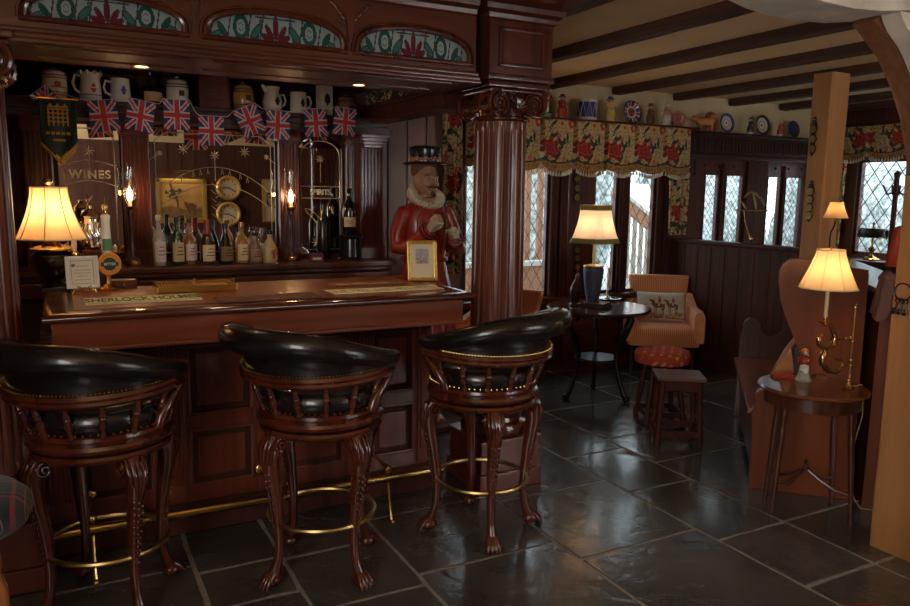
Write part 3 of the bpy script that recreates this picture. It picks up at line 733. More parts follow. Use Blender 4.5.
# tartan stool at the left edge
def tartan():
    m,nt,p=_mat('tartan_wool'); setp(p,rough=.9,sheen=.3); L=nt.links.new
    tc=nt.nodes.new('ShaderNodeTexCoord'); sp=nt.nodes.new('ShaderNodeSeparateXYZ'); L(tc.outputs['Object'],sp.inputs[0])
    def band(out,per,off,w):
        a=nt.nodes.new('ShaderNodeMath');a.operation='MULTIPLY_ADD';a.inputs[1].default_value=1/per;a.inputs[2].default_value=off;L(out,a.inputs[0])
        f=nt.nodes.new('ShaderNodeMath');f.operation='FRACT';L(a.outputs[0],f.inputs[0])
        l=nt.nodes.new('ShaderNodeMath');l.operation='LESS_THAN';l.inputs[1].default_value=w;L(f.outputs[0],l.inputs[0]);return l.outputs[0]
    cur=None
    base=nt.nodes.new('ShaderNodeRGB');base.outputs[0].default_value=(.006,.008,.022,1);cur=base.outputs[0]
    for out,per,off,w,col,fac in (('X',.13,.1,.38,(.005,.022,.012,1),.7),('Y',.13,.1,.38,(.005,.022,.012,1),.7),('X',.13,.6,.10,(.28,.012,.012,1),.7),('Y',.13,.6,.10,(.28,.012,.012,1),.7),('X',.13,.33,.02,(.40,.28,.14,1),.5),('Y',.13,.33,.02,(.40,.28,.14,1),.5)):
        mx=nt.nodes.new('ShaderNodeMixRGB'); bo=band(sp.outputs[out],per,off,w); ml=nt.nodes.new('ShaderNodeMath');ml.operation='MULTIPLY';ml.inputs[1].default_value=fac;L(bo,ml.inputs[0]);L(ml.outputs[0],mx.inputs[0]);L(cur,mx.inputs[1]);mx.inputs[2].default_value=col;cur=mx.outputs[0]
    L(cur,p.inputs['Base Color']); return m
t=thing('tartan_stool','round stool with dark tartan seat and turned orange wood legs at the bottom left','stool',(-.36,2.60,0)); t.scale=(1,1,1.07)
b=B(); b.lathe([(.18,.535),(.225,.545),(.238,.575),(.235,.605),(.205,.632),(.12,.645),(.0001,.647)],n=40); obj('seat',b,tartan(),t,smooth=80)
ORW=wood('orange_turned_wood',(.45,.16,.05),(.22,.07,.022),rough=.25,coat=.6)
for k in range(4):
    a=D(-35+90*k); b=B(); p0=Vector((.20*cos(a),.20*sin(a),0)); p1=Vector((.15*cos(a),.15*sin(a),.54)); d=p1-p0
    b.lathe([(.014,0),(.018,.02),(.014,.05),(.022,.09),(.024,.14),(.014,.17),(.020,.18),(.014,.19),(.024,.30),(.026,.38),(.015,.43),(.022,.44),(.022,.50),(.022,d.length)],p0,12,d.to_track_quat('Z','Y').to_matrix().to_4x4()); obj('leg',b,ORW,t,smooth=60)
for k in range(4):
    a=D(-35+90*k);a2=a+PI/2; b=B(); r=.188; b.tube([(r*cos(a),r*sin(a),.16),(r*.5*(cos(a)+cos(a2)),r*.5*(sin(a)+sin(a2)),.16),(r*cos(a2),r*sin(a2),.16)],[.008,.013,.008],8); obj('stretcher',b,ORW,t)
# low red seat whose rim shows at the bottom edge
t=thing('red_stool','low round stool with a red cushioned seat at the bottom right corner','stool',(1.90,1.05,0))
b=B(); b.lathe([(.19,.38),(.215,.39),(.22,.42),(.20,.45),(.12,.458),(.0001,.46)],n=36); obj('seat',b,flat('red_leather',(.30,.03,.018),.4),t,smooth=80)
for k in range(4):
    a=D(45+90*k); b=B(); b.tube([(.18*cos(a),.18*sin(a),0),(.15*cos(a),.15*sin(a),.385)],[.014,.02],10); obj('leg',b,TABLEW,t)
# ================================================================== THINGS ON THE BACK BAR
# ---- mugs and jugs
def handle(b,x,z0,z1,r,w,dirx=1):
    b.tube([(dirx*(x-.004),0,z1),(dirx*(x+w*.7),0,z1+.004),(dirx*(x+w),0,lerp(z0,z1,.6)),(dirx*(x+w*.75),0,lerp(z0,z1,.25)),(dirx*(x-.004),0,z0)],r,8)
STRIPE=[CREAM,flat('brick_red_band',(.40,.06,.04),.4),flat('dark_glaze',(.03,.02,.018),.3),flat('blue_print',(.08,.09,.28),.4),flat('amber_glaze',(.45,.22,.07),.25,coat=.5)]
mx=[(55,93,'jar'),(91,95.5,'jug'),(121,97,'mugl'),(151,99,'bottle'),(178,101,'jar'),(244,104.5,'jar2'),(273,106,'jug2'),(299,107.5,'mug'),(325,109.5,'tall'),(347,110,'jar3')]
ML={'jar':'cream lidded jar with red bands','jug':'white frilled jug with red crest'}
labels=['white lidded jar with red stripes, first on the mug shelf from the left','white scalloped jug with a red coat on the mug shelf above the flags','white tankard with blue print, handle to the left, on the mug shelf','dark squat bottle with long neck and tan label on the mug shelf','round cream lidded barrel jar left of the square panel','amber lidded barrel jar just right of the square panel','pale bellied jug with a spout, handle to the right, on the mug shelf','cream mug with dark print, handle to the right, on the mug shelf','tall pale rectangular jug with dark print on the mug shelf','small reddish brown lidded jar, last on the mug shelf at the right']
for k,(px,py,kind) in enumerate(mx):
    p=W(px,py,y=4.83); b=B(); z=ZS
    cat={'jar':'jar','jar2':'jar','jar3':'jar','jug':'jug','jug2':'jug','mugl':'mug','mug':'mug','tall':'jug','bottle':'bottle'}[kind]
    t=thing({'jar':'lidded_jar','jug':'jug','mug':'tankard','bottle':'squat_bottle'}[cat],labels[k],cat,(p.x,4.84,z),D(14),'mugs and jugs on the shelf above the mirrors'); t.scale=(1.2,1.2,1.28)
    if cat=='jar':
        m=CREAM if kind=='jar' else STRIPE[4] if kind=='jar2' else flat('brown_glaze',(.22,.10,.05),.3)
        h=.115 if kind!='jar3' else .095; b.lathe([(.042,0),(.050,.012),(.054,h*.5),(.050,h*.82),(.044,h*.92)],n=28); bd=obj('body',b,m,t)
        b=B(); b.lathe([(.048,h*.92),(.048,h*.97),(.030,h*1.07),(.008,h*1.10),(.012,h*1.16),(.0001,h*1.2)],n=24); obj('lid',b,m,t)
        b=B()
        for zz in (.1,.2,.72,.82): b.lathe([(.0505 if zz!=.1 else .0495,h*zz),(.0545,h*zz+.001),(.0545,h*zz+.004),(.0505,h*zz+.005)],n=28)
        if k==0:
            for zz in (.38,): b.lathe([(.0535,h*zz),(.0552,h*zz+.001),(.0552,h*zz+.004),(.0535,h*zz+.005)],n=28)
        obj('band',b,STRIPE[1] if k==0 else STRIPE[2],bd)
        b=B(); b.lathe([(.0553,h*.38),(.0553,h*.60)],n=8,a0=-PI/2-.25,a1=-PI/2+.25); obj('crest',b,STRIPE[1 if k==0 else 2],bd,smooth=60)
    elif cat in('mug','jug') and kind!='tall':
        h=.125 if kind=='jug' else .105; d=-1 if kind in('jug','mugl') else 1
        if kind=='jug': pr=[(.042,0),(.048,.01),(.047,.06),(.043,.09),(.050,.12),(.046,.118),(.038,.09)]
        elif kind=='jug2': pr=[(.032,0),(.046,.02),(.052,.05),(.042,.085),(.034,.10),(.042,.122),(.037,.118)]
        else: pr=[(.046,0),(.047,.01),(.042,h),(.037,h),(.040,.02)]
        b.lathe(pr,n=28)
        if kind=='jug':
            for q in range(9): a=2*PI*q/9; b.ball((.048*cos(a),.048*sin(a),.120),.010,6,5)
        if kind=='jug2': b.tube([(-.034,0,.10),(-.050,0,.118),(-.060,0,.128)],[.014,.012,.006],8)
        bd=obj('body',b,WHITE if k<3 else CREAM,t,smooth=60)
        b=B(); handle(b,.042,.025,h*.82,.006,.035,d); obj('handle',b,WHITE if k<3 else CREAM,t)
        b=B(); R_=.050 if kind!='mug' and kind!='mugl' else .0465
        if kind=='jug2':R_=.0535
        b.grid(10,8,lambda u,v:(R_*sin((u-.5)*.9),-R_*cos((u-.5)*.9),.032+.040*v),lambda u,v:0 if (u-.5)**2*3+(v-.5)**2<.2 and not(k==1 and .45<v<.6) else None); obj('crest',b,STRIPE[{1:1,2:3}.get(k,2)],bd,smooth=60)
        if k==1:
            b=B(); b.lathe([(.0478,.022),(.0492,.0225),(.0492,.026),(.0478,.0265)],n=28); obj('band',b,STRIPE[1],bd)
    elif kind=='tall':
        b.box(-.038,.038,-.030,.030,0,.155,.008); b.tube([(-.03,0,.145),(-.045,0,.158)],[.014,.008],8); bd=obj('body',b,CREAM,t)
        b=B(); b.grid(6,8,lambda u,v:(-.018+.036*u,-.0312,.05+.06*v),lambda u,v:0 if (u-.5)**2+(v-.5)**2<.22 else None); obj('print',b,STRIPE[2],bd)
    else:
        b.lathe([(.050,0),(.056,.01),(.055,.055),(.045,.075),(.016,.085),(.012,.10),(.011,.165),(.014,.168),(.014,.178),(.0001,.18)],n=28); bd=obj('body',b,flat('black_glass',(.012,.012,.01),.12),t,smooth=50)
        b=B(); b.lathe([(.0562,.012),(.0562,.054)],n=14,a0=-PI/2-.9,a1=-PI/2+.9); obj('label_band',b,flat('tan_label',(.45,.27,.12),.6),bd,smooth=60)
# ---- flags
def jack(u,v):  # u across 0..1, v down 0..1
    x,y=(u-.5)*2,(v-.5)*2
    if abs(x)<.17 or abs(y)<.14: return 0
    if abs(x)<.27 or abs(y)<.22: return 1
    d=abs(abs(x)-abs(y))
    s=(abs(x)-abs(y))*(1 if x*y>0 else -1)
    if d<.10: return 0
    if d<.25: return 1
    return 2
fl=[(47,100,-.7,'small partly hidden union flag behind the green pennant',.72),(104,116,-.12,'union flag on the bunting, first to the right of the green pennant',1),(140.5,116,.16,'union flag tilted slightly, second right of the green pennant',1),(177,115,0,'union flag hanging below the barrel jar on the bunting',1),(211.5,131,0,'union flag hanging lowest, under the square panel',1),(250,121,-.42,'strongly tilted union flag right of the lowest one',1),(278,125,.05,'union flag in shadow over the right end of the wide mirror',1),(316,123,-.08,'union flag above the arch of the narrow mirror',1),(345,122,.1,'last union flag of the bunting at the right',1)]
YFG=4.735; FM=[RED,FWHITE,NAVY]; knots=[]
for k,(px,py,tl,lab,sc) in enumerate(fl):
    c=W(px,py,y=YFG); w,h=.146*sc,.170*sc
    t=Matrix.Rotation(tl,4,'Y')
    b=B(); b.T=Matrix.Translation((0,0,0))@t
    b.grid(44,50,lambda u,v,k=k:((u-.5)*w,.012*sin(u*5+k)*(.3+v)+.004*sin(v*9+k*2),-v*h),jack)
    o=obj('union_flag',b,FM,None,smooth=0,solid=.0012); 
    top=Vector((c.x,YFG,c.z))+t@Vector((0,0,h/2)); o.location=top
    tag(o,lab,'flag','union flags on the bunting')
    knots+= [top+t@Vector((-w/2,0,.003)),top+t@Vector((w/2,0,.003))]
b=B(); P=[]
for i in range(len(knots)-1):
    a,c=knots[i],knots[i+1]; n=6
    for q in range(n): u=q/n; P.append(a.lerp(c,u)+Vector((0,-.006,(-.0 if i%2==0 else -.012+.0)*sin(u*PI)*1)))
P.append(knots[-1]); b.tube(P,.0022,5); tag(obj('bunting_cord',b,FWHITE),'white cord of the flag bunting draped along the mug shelf','cord')
# green pennant with a gold portcullis
c=W(57,99,y=YFG-.03)
t=thing('green_pennant','dark green pennant with a gold portcullis and gold fringed point','pennant',(c.x,YFG-.03,c.z))
pw,ph=.180,.225
def penz(u,v): return -(ph+ .105*(1-abs(2*u-1)))*v if v>0 else 0
b=B(); b.grid(24,24,lambda u,v:((u-.5)*pw,.006*sin(u*9+v*3),-lerp(0,ph+.10*(1-abs(2*u-1)),v))); cl=obj('cloth',b,GREEN,t,smooth=60,solid=.002)
b=B()
for s in (0,1):
    x0=-pw/2 if s==0 else pw/2
    b.grid(10,3,lambda u,v:(lerp(x0,0,u),.002,-ph-.10*u-.035*v+.012)); 
obj('fringe',b,YEL,t,smooth=60,solid=.004)
b=B(); y=-.010
for i in range(5): b.box(-.046+i*.023-.004,-.046+i*.023+.004,y,y+.004,-.135,-.05)
for i in range(4): b.box(-.052,.052,y,y+.004,-.058-i*.022,-.051-i*.022)
for i in range(5): b.prism([(-.046+i*.023-.005,-.135),(-.046+i*.023+.005,-.135),(-.046+i*.023,-.147)],'y',y,y+.004)
for i in range(3): b.prism([(-.035+i*.035-.012,-.040),(-.035+i*.035+.012,-.040),(-.035+i*.035,-.022)],'y',y,y+.004)
b.box(-.05,.05,y,y+.004,-.046,-.038)
for i,sx in enumerate((-.055,-.03,-.005,.02,.045)): b.box(sx-.008,sx+.010,y,y+.003,-.19,-.175)
b.box(-.03,.03,y,y+.003,-.225,-.213)
obj('portcullis',b,YEL,cl)
b=B(); b.tube([(-pw/2-.015,0,.003),(pw/2+.015,0,.003)],.005,8); obj('rod',b,BRASS,t)
# ---- bottles on the back counter
def bottle_prof(kind,h,r):
    if kind=='round': return [(r*.8,0),(r,.006),(r,h*.52),(r*.85,h*.62),(r*.36,h*.74),(r*.32,h*.97),(r*.38,h*.975),(r*.38,h),(.0001,h)]
    if kind=='squat': return [(r*.9,0),(r,.01),(r*1.05,h*.3),(r,h*.5),(r*.6,h*.68),(r*.3,h*.78),(r*.28,h*.97),(r*.34,h),(.0001,h)]
    if kind=='shoulder': return [(r*.9,0),(r,.006),(r,h*.45),(r*.9,h*.55),(r*.42,h*.62),(r*.36,h*.95),(r*.42,h*.96),(r*.42,h),(.0001,h)]
    if kind=='bell': return [(r*.95,0),(r*1.02,.008),(r*1.05,h*.2),(r*.8,h*.5),(r*.34,h*.74),(r*.3,h*.97),(r*.36,h),(.0001,h)]
def bglass(n,c,r=.06): return flat(n,c,r,coat=.8,spec=.8)
bt=[(157,'round',.30,.036,bglass('pale_glass_bottle',(.45,.42,.38)),(.80,.72,.68),.10,.15,'tall clear bottle with white and red label, first on the back counter'),
(178,'round',.29,.038,bglass('green_glass_bottle',(.015,.05,.02)),(.62,.48,.24),.10,.13,'dark green bottle with a cream label, second on the back counter'),
(199,'shoulder',.285,.039,bglass('amber_glass_bottle',(.22,.09,.025)),(.72,.60,.55),.10,.10,'amber bottle with a pale label and jutting shoulders beside the red capped one'),
(209.5,'squat',.27,.044,bglass('brown_glass_bottle',(.06,.02,.012)),(.70,.55,.36),.02,.10,'brown bottle with a red wax neck and wide cream label'),
(229,'bell',.25,.045,bglass('dark_cream_bottle',(.015,.012,.010)),(.26,.16,.06),.02,.09,'squat black bell-shaped bottle with a dark gold label'),
(247,'round',.255,.040,bglass('golden_spirit',(.34,.17,.05)),(.66,.52,.30),.03,.12,'golden spirit bottle with a tall cream label right of the black one'),
(262,'squat',.19,.042,bglass('clear_spirit',(.20,.13,.09)),(.35,.20,.14),.02,.08,'short clear faceted bottle between the golden and the lion bottle'),
(278,'squat',.20,.046,bglass('yellow_spirit',(.55,.42,.20)),(.60,.50,.28),.04,.08,'pale yellow bottle printed with a red lion, last in the row')]
for k,(px,kind,h,r,gm,lc,lz,lh,lab) in enumerate(bt):
    px={0:160,1:178,2:191,3:208,4:226,5:242,6:255,7:270}[k]
    p=W(px,266,y=4.80 if k!=2 else 4.86)
    t=thing('liquor_bottle',lab,'bottle',(p.x,4.80 if k!=2 else 4.87,ZK),D(18),'bottles in a row before the wide mirror')
    b=B(); b.lathe(bottle_prof(kind,h,r),n=24); bd=obj('body',b,gm,t,smooth=50)
    b=B(); b.lathe([(r*1.03+.001,h*.08),(r*1.03+.001,h*.08+min(lh,h*.40))],n=20,a0=-PI/2-1.1,a1=-PI/2+1.1); lb=obj('paper_label',b,flat('label_paper_%d'%k,lc,.7),t,smooth=60)
    lz0=h*.08+min(lh,h*.40)
    b=B(); rr=r*1.03+.0022
    if k==7: # red lion, rampant
        for (x,z,sx,sz) in ((0,.055,.010,.020),(.006,.082,.009,.009),(-.012,.075,.012,.004),(-.013,.060,.012,.004),(.008,.035,.005,.012),(-.008,.035,.005,.012),(.018,.06,.004,.016)): b.ball((x,-rr-.001,z),1,8,6,(sx,.002,sz))
    else:
        for q in range(3): b.lathe([(rr,lz0*(.45+.16*q)),(rr,lz0*(.45+.16*q)+.006)],n=8,a0=-PI/2-.55+.1*q,a1=-PI/2+.55-.1*q)
    obj('label_print',b,STRIPE[1] if k in(0,7,2) else STRIPE[2],lb,smooth=60)
    b=B(); cp_=h*.78 if k==3 else h*.90; b.lathe([(r*.40,cp_),(r*.42,h+.002),(.0001,h+.003)],n=16)
    if k==3: b.lathe([(r*.62,h*.685),(r*.36,h*.78),(r*.36,h*.9)],n=16)
    obj('cap',b,{0:WHITE,3:flat('red_wax',(.30,.02,.015),.3)}.get(k,BLACK if k not in(5,) else BRASS),t,smooth=50)
# stemmed glasses between the bottles
for px,py in ((187,266),(262,266)):
    p=W(px,py,y=4.93); b=B(); b.lathe([(.036,0),(.034,.003),(.005,.008),(.004,.09),(.012,.105),(.040,.14),(.043,.18),(.037,.215),(.036,.215),(.041,.18),(.038,.142),(.0001,.11)],n=28)
    o=obj('wine_glass',b,CLEAR,None,smooth=60); o.location=(p.x,4.95,ZK); tag(o,'clear stemmed glass behind the '+('amber bottle' if px<200 else 'short clear bottle')+' on the back counter','glass')
# black cask with a wine bottle lying on top
p=W(351,266,y=4.86)
t=thing('black_cask','black round pedestal with a rim under the wine bottle on the back counter','pedestal',(p.x,4.86,ZK))
b=B(); b.lathe([(.088,0),(.09,.01),(.078,.02),(.076,.14),(.086,.15),(.088,.165),(.08,.172),(.0001,.172)],n=36); obj('drum',b,BLACK,t)
t=thing('wine_bottle','black wine bottle with a cream label standing on the black pedestal','bottle',(p.x-.01,4.86,ZK+.173))
b=B(); b.lathe([(.04,0),(.046,.006),(.046,.17),(.038,.20),(.017,.235),(.0155,.295),(.018,.298),(.018,.31),(.0001,.311)],n=28); bd=obj('body',b,bglass('black_wine_glass',(.008,.009,.007)),t,smooth=50)
b=B(); b.lathe([(.0468,.05),(.0468,.115)],n=18,a0=-PI/2-1.2,a1=-PI/2+.8); lb=obj('paper_label',b,flat('cream_label',(.62,.50,.33),.7),t,smooth=60)
b=B(); b.lathe([(.0472,.085),(.0472,.089)],n=8,a0=-PI/2-.7,a1=-PI/2+.2); b.lathe([(.0472,.07),(.0472,.073)],n=8,a0=-PI/2-.6,a1=-PI/2+.1); obj('label_print',b,STRIPE[1],lb,smooth=60)
# dark vase-like silhouettes behind the wine bottle
for (px,lab,h) in ((324,'tall dark bottle standing left of the wine bottle on its pedestal',.40),(371,'tall dark bottle standing right of the wine bottle near the corner',.36)):
    p=W(px,266,y=4.93); b=B(); b.lathe([(.04,0),(.045,.01),(.045,h*.6),(.03,h*.72),(.016,h*.78),(.016,h-.01),(.02,h),(.0001,h)],n=24); o=obj('dark_bottle',b,BLACK,None,smooth=50); o.location=(p.x,4.94,ZK); tag(o,lab,'bottle')
p=W(316,268,y=4.78)
b=B(); b.box(-.045,.045,-.03,.03,0,.055,.006); b.mi=1; b.box(-.03,.03,-.0315,-.0295,.012,.028);b.mi=2; b.box(-.03,.03,-.0315,-.0295,.034,.046); o=obj('small_box',b,[flat('maroon_card',(.16,.03,.03),.5),CREAM,NAVY]); o.location=(p.x,4.78,ZK); tag(o,'small maroon and blue box on the counter under the narrow mirror','box')
# sconces: hurricane lamps with a glowing bulb
for k,(px,py,lab) in enumerate(((133,266,'hurricane lamp with glowing bulb before the left pilaster'),(292,266,'hurricane lamp with glowing bulb between the wide and the arched mirror'))):
    p=W(px,py,y=4.86); t=thing('hurricane_lamp',lab,'lamp',(p.x,4.86,ZK),0,'glass chimney lamps on the back counter')
    b=B(); b.lathe([(.045,0),(.047,.03),(.030,.045),(.014,.055),(.012,.08),(.020,.10),(.012,.12),(.011,.20),(.018,.215),(.011,.235),(.012,.29),(.022,.31),(.016,.33),(.028,.345),(.030,.352),(.0001,.353)],n=24); obj('stem',b,wood('dark_turned',(.08,.03,.016),(.03,.012,.008),rough=.3),t,smooth=50)
    b=B(); b.lathe([(.0465,.005),(.0485,.008),(.0485,.026),(.0465,.028)],n=28); obj('base_band',b,BRASS,t)
    b=B(); b.lathe([(.010,.352),(.010,.385)],n=12); obj('candle',b,IVORY,t)
    b=B(); b.lathe([(.006,.385),(.013,.40),(.015,.42),(.009,.445),(.0001,.465)],n=14); obj('bulb',b,BULB,t)
    b=B(); b.lathe([(.030,.352),(.044,.39),(.047,.43),(.040,.49),(.036,.56),(.041,.60),(.0395,.60),(.0345,.56),(.0385,.49),(.0455,.43),(.0425,.39),(.0285,.352)],n=28); obj('glass_chimney',b,CLEAR,t,smooth=60)
    point('sconce_light',(p.x,4.86-.03,ZK+.43),SCON,(1,.52,.22),.015)
# paintings on the rear wall that show in the mirror
YV=2*(YM-.022)-(YR+.03)
def mirr(x0,y0,x1,y1):
    a=W(x0,y0,y=YV); c=W(x1,y1,y=YV); return a.x,c.x,c.z,a.z
def frame(t,x0,x1,z0,z1,w,m,y=YR+.03,d=.04):
    b=B()
    for q in ((x0,x0+w,z0,z1),(x1-w,x1,z0,z1),(x0,x1,z0,z0+w),(x0,x1,z1-w,z1)): b.box(q[0],q[1],y-d,y+.01,q[2],q[3],w*.25)
    obj('frame',b,m,t,world=True)
x0,x1,z0,z1=mirr(155,178,208,223)
t=thing('landscape_painting','landscape painting of cattle and a tree in a wide gold frame, seen in the mirror','painting',((x0+x1)/2,YR+.03,z0)); frame(t,x0,x1,z0,z1,.07,GOLD)
LP=[flat('paint_sky',(.42,.24,.07),.6,var=.3,scale=4),flat('paint_ground',(.20,.11,.035),.6,var=.4,scale=8),flat('paint_dark',(.05,.035,.015),.6),flat('paint_cow',(.14,.05,.02),.6)]
def lsc(u,v):
    if ((u-.72)/.14)**2+((v-.34)/.10)**2<1 or ((u-.60)/.05)**2+((v-.42)/.06)**2<1: return 3
    if abs(u-.68)<.015 and .12<v<.3 or abs(u-.8)<.015 and .12<v<.3:return 3
    if abs(u-.30-.1*sin(v*4))<.025 and v>.3 or ((u-.32)/.22)**2+((v-.72)/.18)**2<1 and hsh(int(u*26),int(v*20))>.4:return 2
    if v<.30+.05*sin(u*7):return 1
    return 0
b=B(); b.tube([(x0+.2,YR+.20,z1+.10),(x1-.2,YR+.20,z1+.10)],.018,10); b.tube([((x0+x1)/2,YR+.03,z1-.02),((x0+x1)/2,YR+.10,z1+.12),((x0+x1)/2,YR+.20,z1+.10)],.006,6); obj('picture_light',b,BRASS,t,world=True)  # brass fixture added above the painting to go with its lamp
PL=((x0+x1)/2,YR+.24,z1+.06)
b=B(); b.grid(50,36,lambda u,v:(lerp(x0+.07,x1-.07,u),YR+.02,lerp(z0+.07,z1-.07,v)),lsc); obj('canvas',b,LP,t,world=True,smooth=0)
for (py,lab) in ((188,'upper of two round gilt wall dials seen in the mirror'),(214,'lower of two round gilt wall dials seen in the mirror')):
    c=W(228.5,py,y=YV); r=11.2/749*12.2
    t=thing('wall_clock',lab,'clock',(c.x,YR+.02,c.z),0,'round dials on the rear wall'); M=Matrix.Rotation(-PI/2,4,'X')
    b=B(); b.lathe([(r*.72,0),(r,0),(r,.03),(r*.86,.045),(r*.72,.03),(r*.72,0)],n=40,M=M); obj('rim',b,GOLD,t)
    b=B(); b.lathe([(r*.73,.005),(r*.73,.012),(.0001,.012)],n=40,M=M); d_=obj('dial',b,IVORY,t)
    b=B(); b.box(-r*.5,r*.05,.013,.016,-.008,.008); b.T=Matrix.Rotation(.5,4,'Y'); b.box(-.01,r*.6,.013,.016,-.006,.006); b.T=Matrix.Identity(4)
    for q in range(12): a=q*PI/6; b.box(r*.62*cos(a)-.006,r*.62*cos(a)+.006,.013,.015,r*.62*sin(a)-.012,r*.62*sin(a)+.012)
    obj('hands',b,BLACK,d_)
x0,x1,z0,z1=mirr(262,179,276,222)
t=thing('framed_print','narrow framed print beside the dials, seen in the mirror','picture',((x0+x1)/2,YR+.03,z0)); frame(t,x0,x1,z0,z1,.025,GOLD)
b=B(); b.grid(14,40,lambda u,v:(lerp(x0+.02,x1-.02,u),YR+.02,lerp(z0+.02,z1-.02,v)),lambda u,v:1 if (.3<u<.7 and .35<v<.7 and hsh(int(u*14),int(v*20))>.4) else 0); obj('print',b,[IVORY,GREEN],t,world=True,smooth=0)
# ================================================================== ON THE COUNTER
ZT_=BT+.004+.001
# bar lamp on the left end of the back counter run (dark urn, pleated shade)
def bell_shade(b,r0,r1,h,n=8,z=0,sub=5,pw=1.7,sq=0):
    """panelled bell shade, r0 top, r1 bottom"""
    rings=[]
    for j in range(13):
        v=j/12; r=r1+(r0-r1)*(1-(1-v)**pw); row=[]
        for i in range(n*sub):
            a=2*PI*i/(n*sub); seg_=PI/n; ph=((a+seg_)%(2*seg_))-seg_; rr=r*(cos(seg_)/cos(ph)*.55+.45)
            row.append((rr*cos(a),rr*sin(a),z+h*v))
        rings.append(row)
    b.loft(rings,cap=False); return b
def shade_trim(b,r0,r1,h,n,z,sub=5):
    for r,zz in ((r0,z+h),(r1,z)):
        P=[]
        for i in range(n*sub):
            a=2*PI*i/(n*sub); seg_=PI/n; ph=((a+seg_)%(2*seg_))-seg_; rr=r*(cos(seg_)/cos(ph)*.55+.45); P.append((rr*cos(a),rr*sin(a),zz))
        b.tube(P,.0035,6,closed=True)
lp=W(50,292,z=ZT_); LX,LY=W(51,230,y=3.95).x,3.95
t=thing('table_lamp','glowing lamp with bell shade and black urn base at the left end of the bar','lamp',(LX,LY,ZT_-.005),D(12))
b=B(); b.box(-.07,.07,-.07,.07,0,.02,.004); b.lathe([(.055,.02),(.04,.035),(.03,.045),(.075,.085),(.095,.13),(.09,.165),(.06,.185)],n=28); obj('urn',b,BLACK,t,smooth=50)
b=B(); b.lathe([(.060,.183),(.098,.188),(.100,.196),(.07,.205),(.035,.215),(.03,.225),(.052,.232),(.045,.240),(.016,.25),(.012,.28),(.008,.30),(.008,.50)],n=28); obj('stem',b,BRASS,t,smooth=50)
zs=1.375-ZT_; hs=.235
b=B(); bell_shade(b,.078,.150,hs,8,zs); sh=obj('lamp_shade',b,SHADE,t,smooth=30)
b=B(); shade_trim(b,.078,.150,hs,8,zs); obj('trim',b,IVORY,sh)
b=B()
for i in range(8):
    a=(i+.5)*PI/4; P=[]
    for j in range(9):
        v=j/8; r=(.150+(.078-.150)*(1-(1-v)**1.7))*1.002; P.append((r*cos(a),r*sin(a),zs+hs*v))
    b.tube(P,.0022,4)
obj('rib',b,flat('shade_rib',(.55,.35,.15),.8),sh)
b=B(); b.lathe([(.006,zs+hs-.02),(.006,zs+hs+.01),(.018,zs+hs+.02),(.020,zs+hs+.035),(.010,zs+hs+.045),(.0001,zs+hs+.05)],n=16); obj('finial',b,BRASS,t)
b=B(); b.ball((0,0,zs+.12),.026,12,8); obj('bulb',b,BULB,t)
point('bar_lamp_light',(LX,LY,ZT_+zs+.12),LAMP1,(1,.60,.27),.03)
# framed note on a brass easel
p=W(84,293,z=ZT_)
t=thing('framed_sign','white framed note with handwritten lines standing on a small brass easel','sign',(p.x,p.y,ZT_),D(8)); M=Matrix.Rotation(-.16,4,'X')
b=B(); b.T=Matrix.Translation((0,0,.022))@M
for q in ((-.068,-.056,0,.145),(.056,.068,0,.145),(-.068,.068,0,.012),(-.068,.068,.133,.145)): b.box(q[0],q[1],-.006,.006,q[2],q[3],.002)
obj('frame',b,flat('silver_white',(.72,.72,.68),.4),t)
b=B(); b.T=Matrix.Translation((0,0,.022))@M; b.box(-.057,.057,-.002,.004,.011,.134); cd=obj('card',b,flat('card_paper',(.70,.66,.55),.8),t)
b=B(); b.T=Matrix.Translation((0,-.0026,.022))@M
b.tube([(-.036+.008*cos(i*.7)*(1-i/22),-.0003,.103+.008*sin(i*.7)*(1-i/22)) for i in range(20)],.0014,4)
for (zz,w0,w1,amp) in ((.100,-.024,.030,.0022),(.082,-.032,.034,.0018),(.069,-.034,.036,.0018),(.055,-.022,.024,.0018),(.038,-.034,.034,.0012)):
    n_=int((w1-w0)/.0016); b.tube([(w0+i*.0016,-.0003,zz+amp*sin(i*2.1+zz*90)*(.5+.5*sin(i*.9))) for i in range(n_)],.0007,4)
for q in ((-.046,-.0445,.02,.125),(.0445,.046,.02,.125),(-.046,.046,.02,.0215),(-.046,.046,.1235,.125)): b.box(q[0],q[1],-.0004,.0004,q[2],q[3])
obj('writing',b,flat('ink',(.12,.05,.04),.8),cd,smooth=0)
b=B()
for s in (-1,1):
    b.tube([(s*.05,-.018,.002),(s*.040,-.020,.02),(s*.022,-.022,.012),(s*.016,-.020,.028),(s*.03,-.018,.034)],.0035,6); b.tube([(s*.03,-.012,.02),(s*.028,.05,.004)],.003,6)
b.tube([(-.045,-.018,.018),(0,-.024,.026),(.045,-.018,.018)],.0035,6); b.tube([(0,.008,.05),(0,.05,.004)],.003,6); b.tube([(-.03,.05,.004),(.03,.05,.004)],.003,6)
obj('easel',b,BRASS,t)
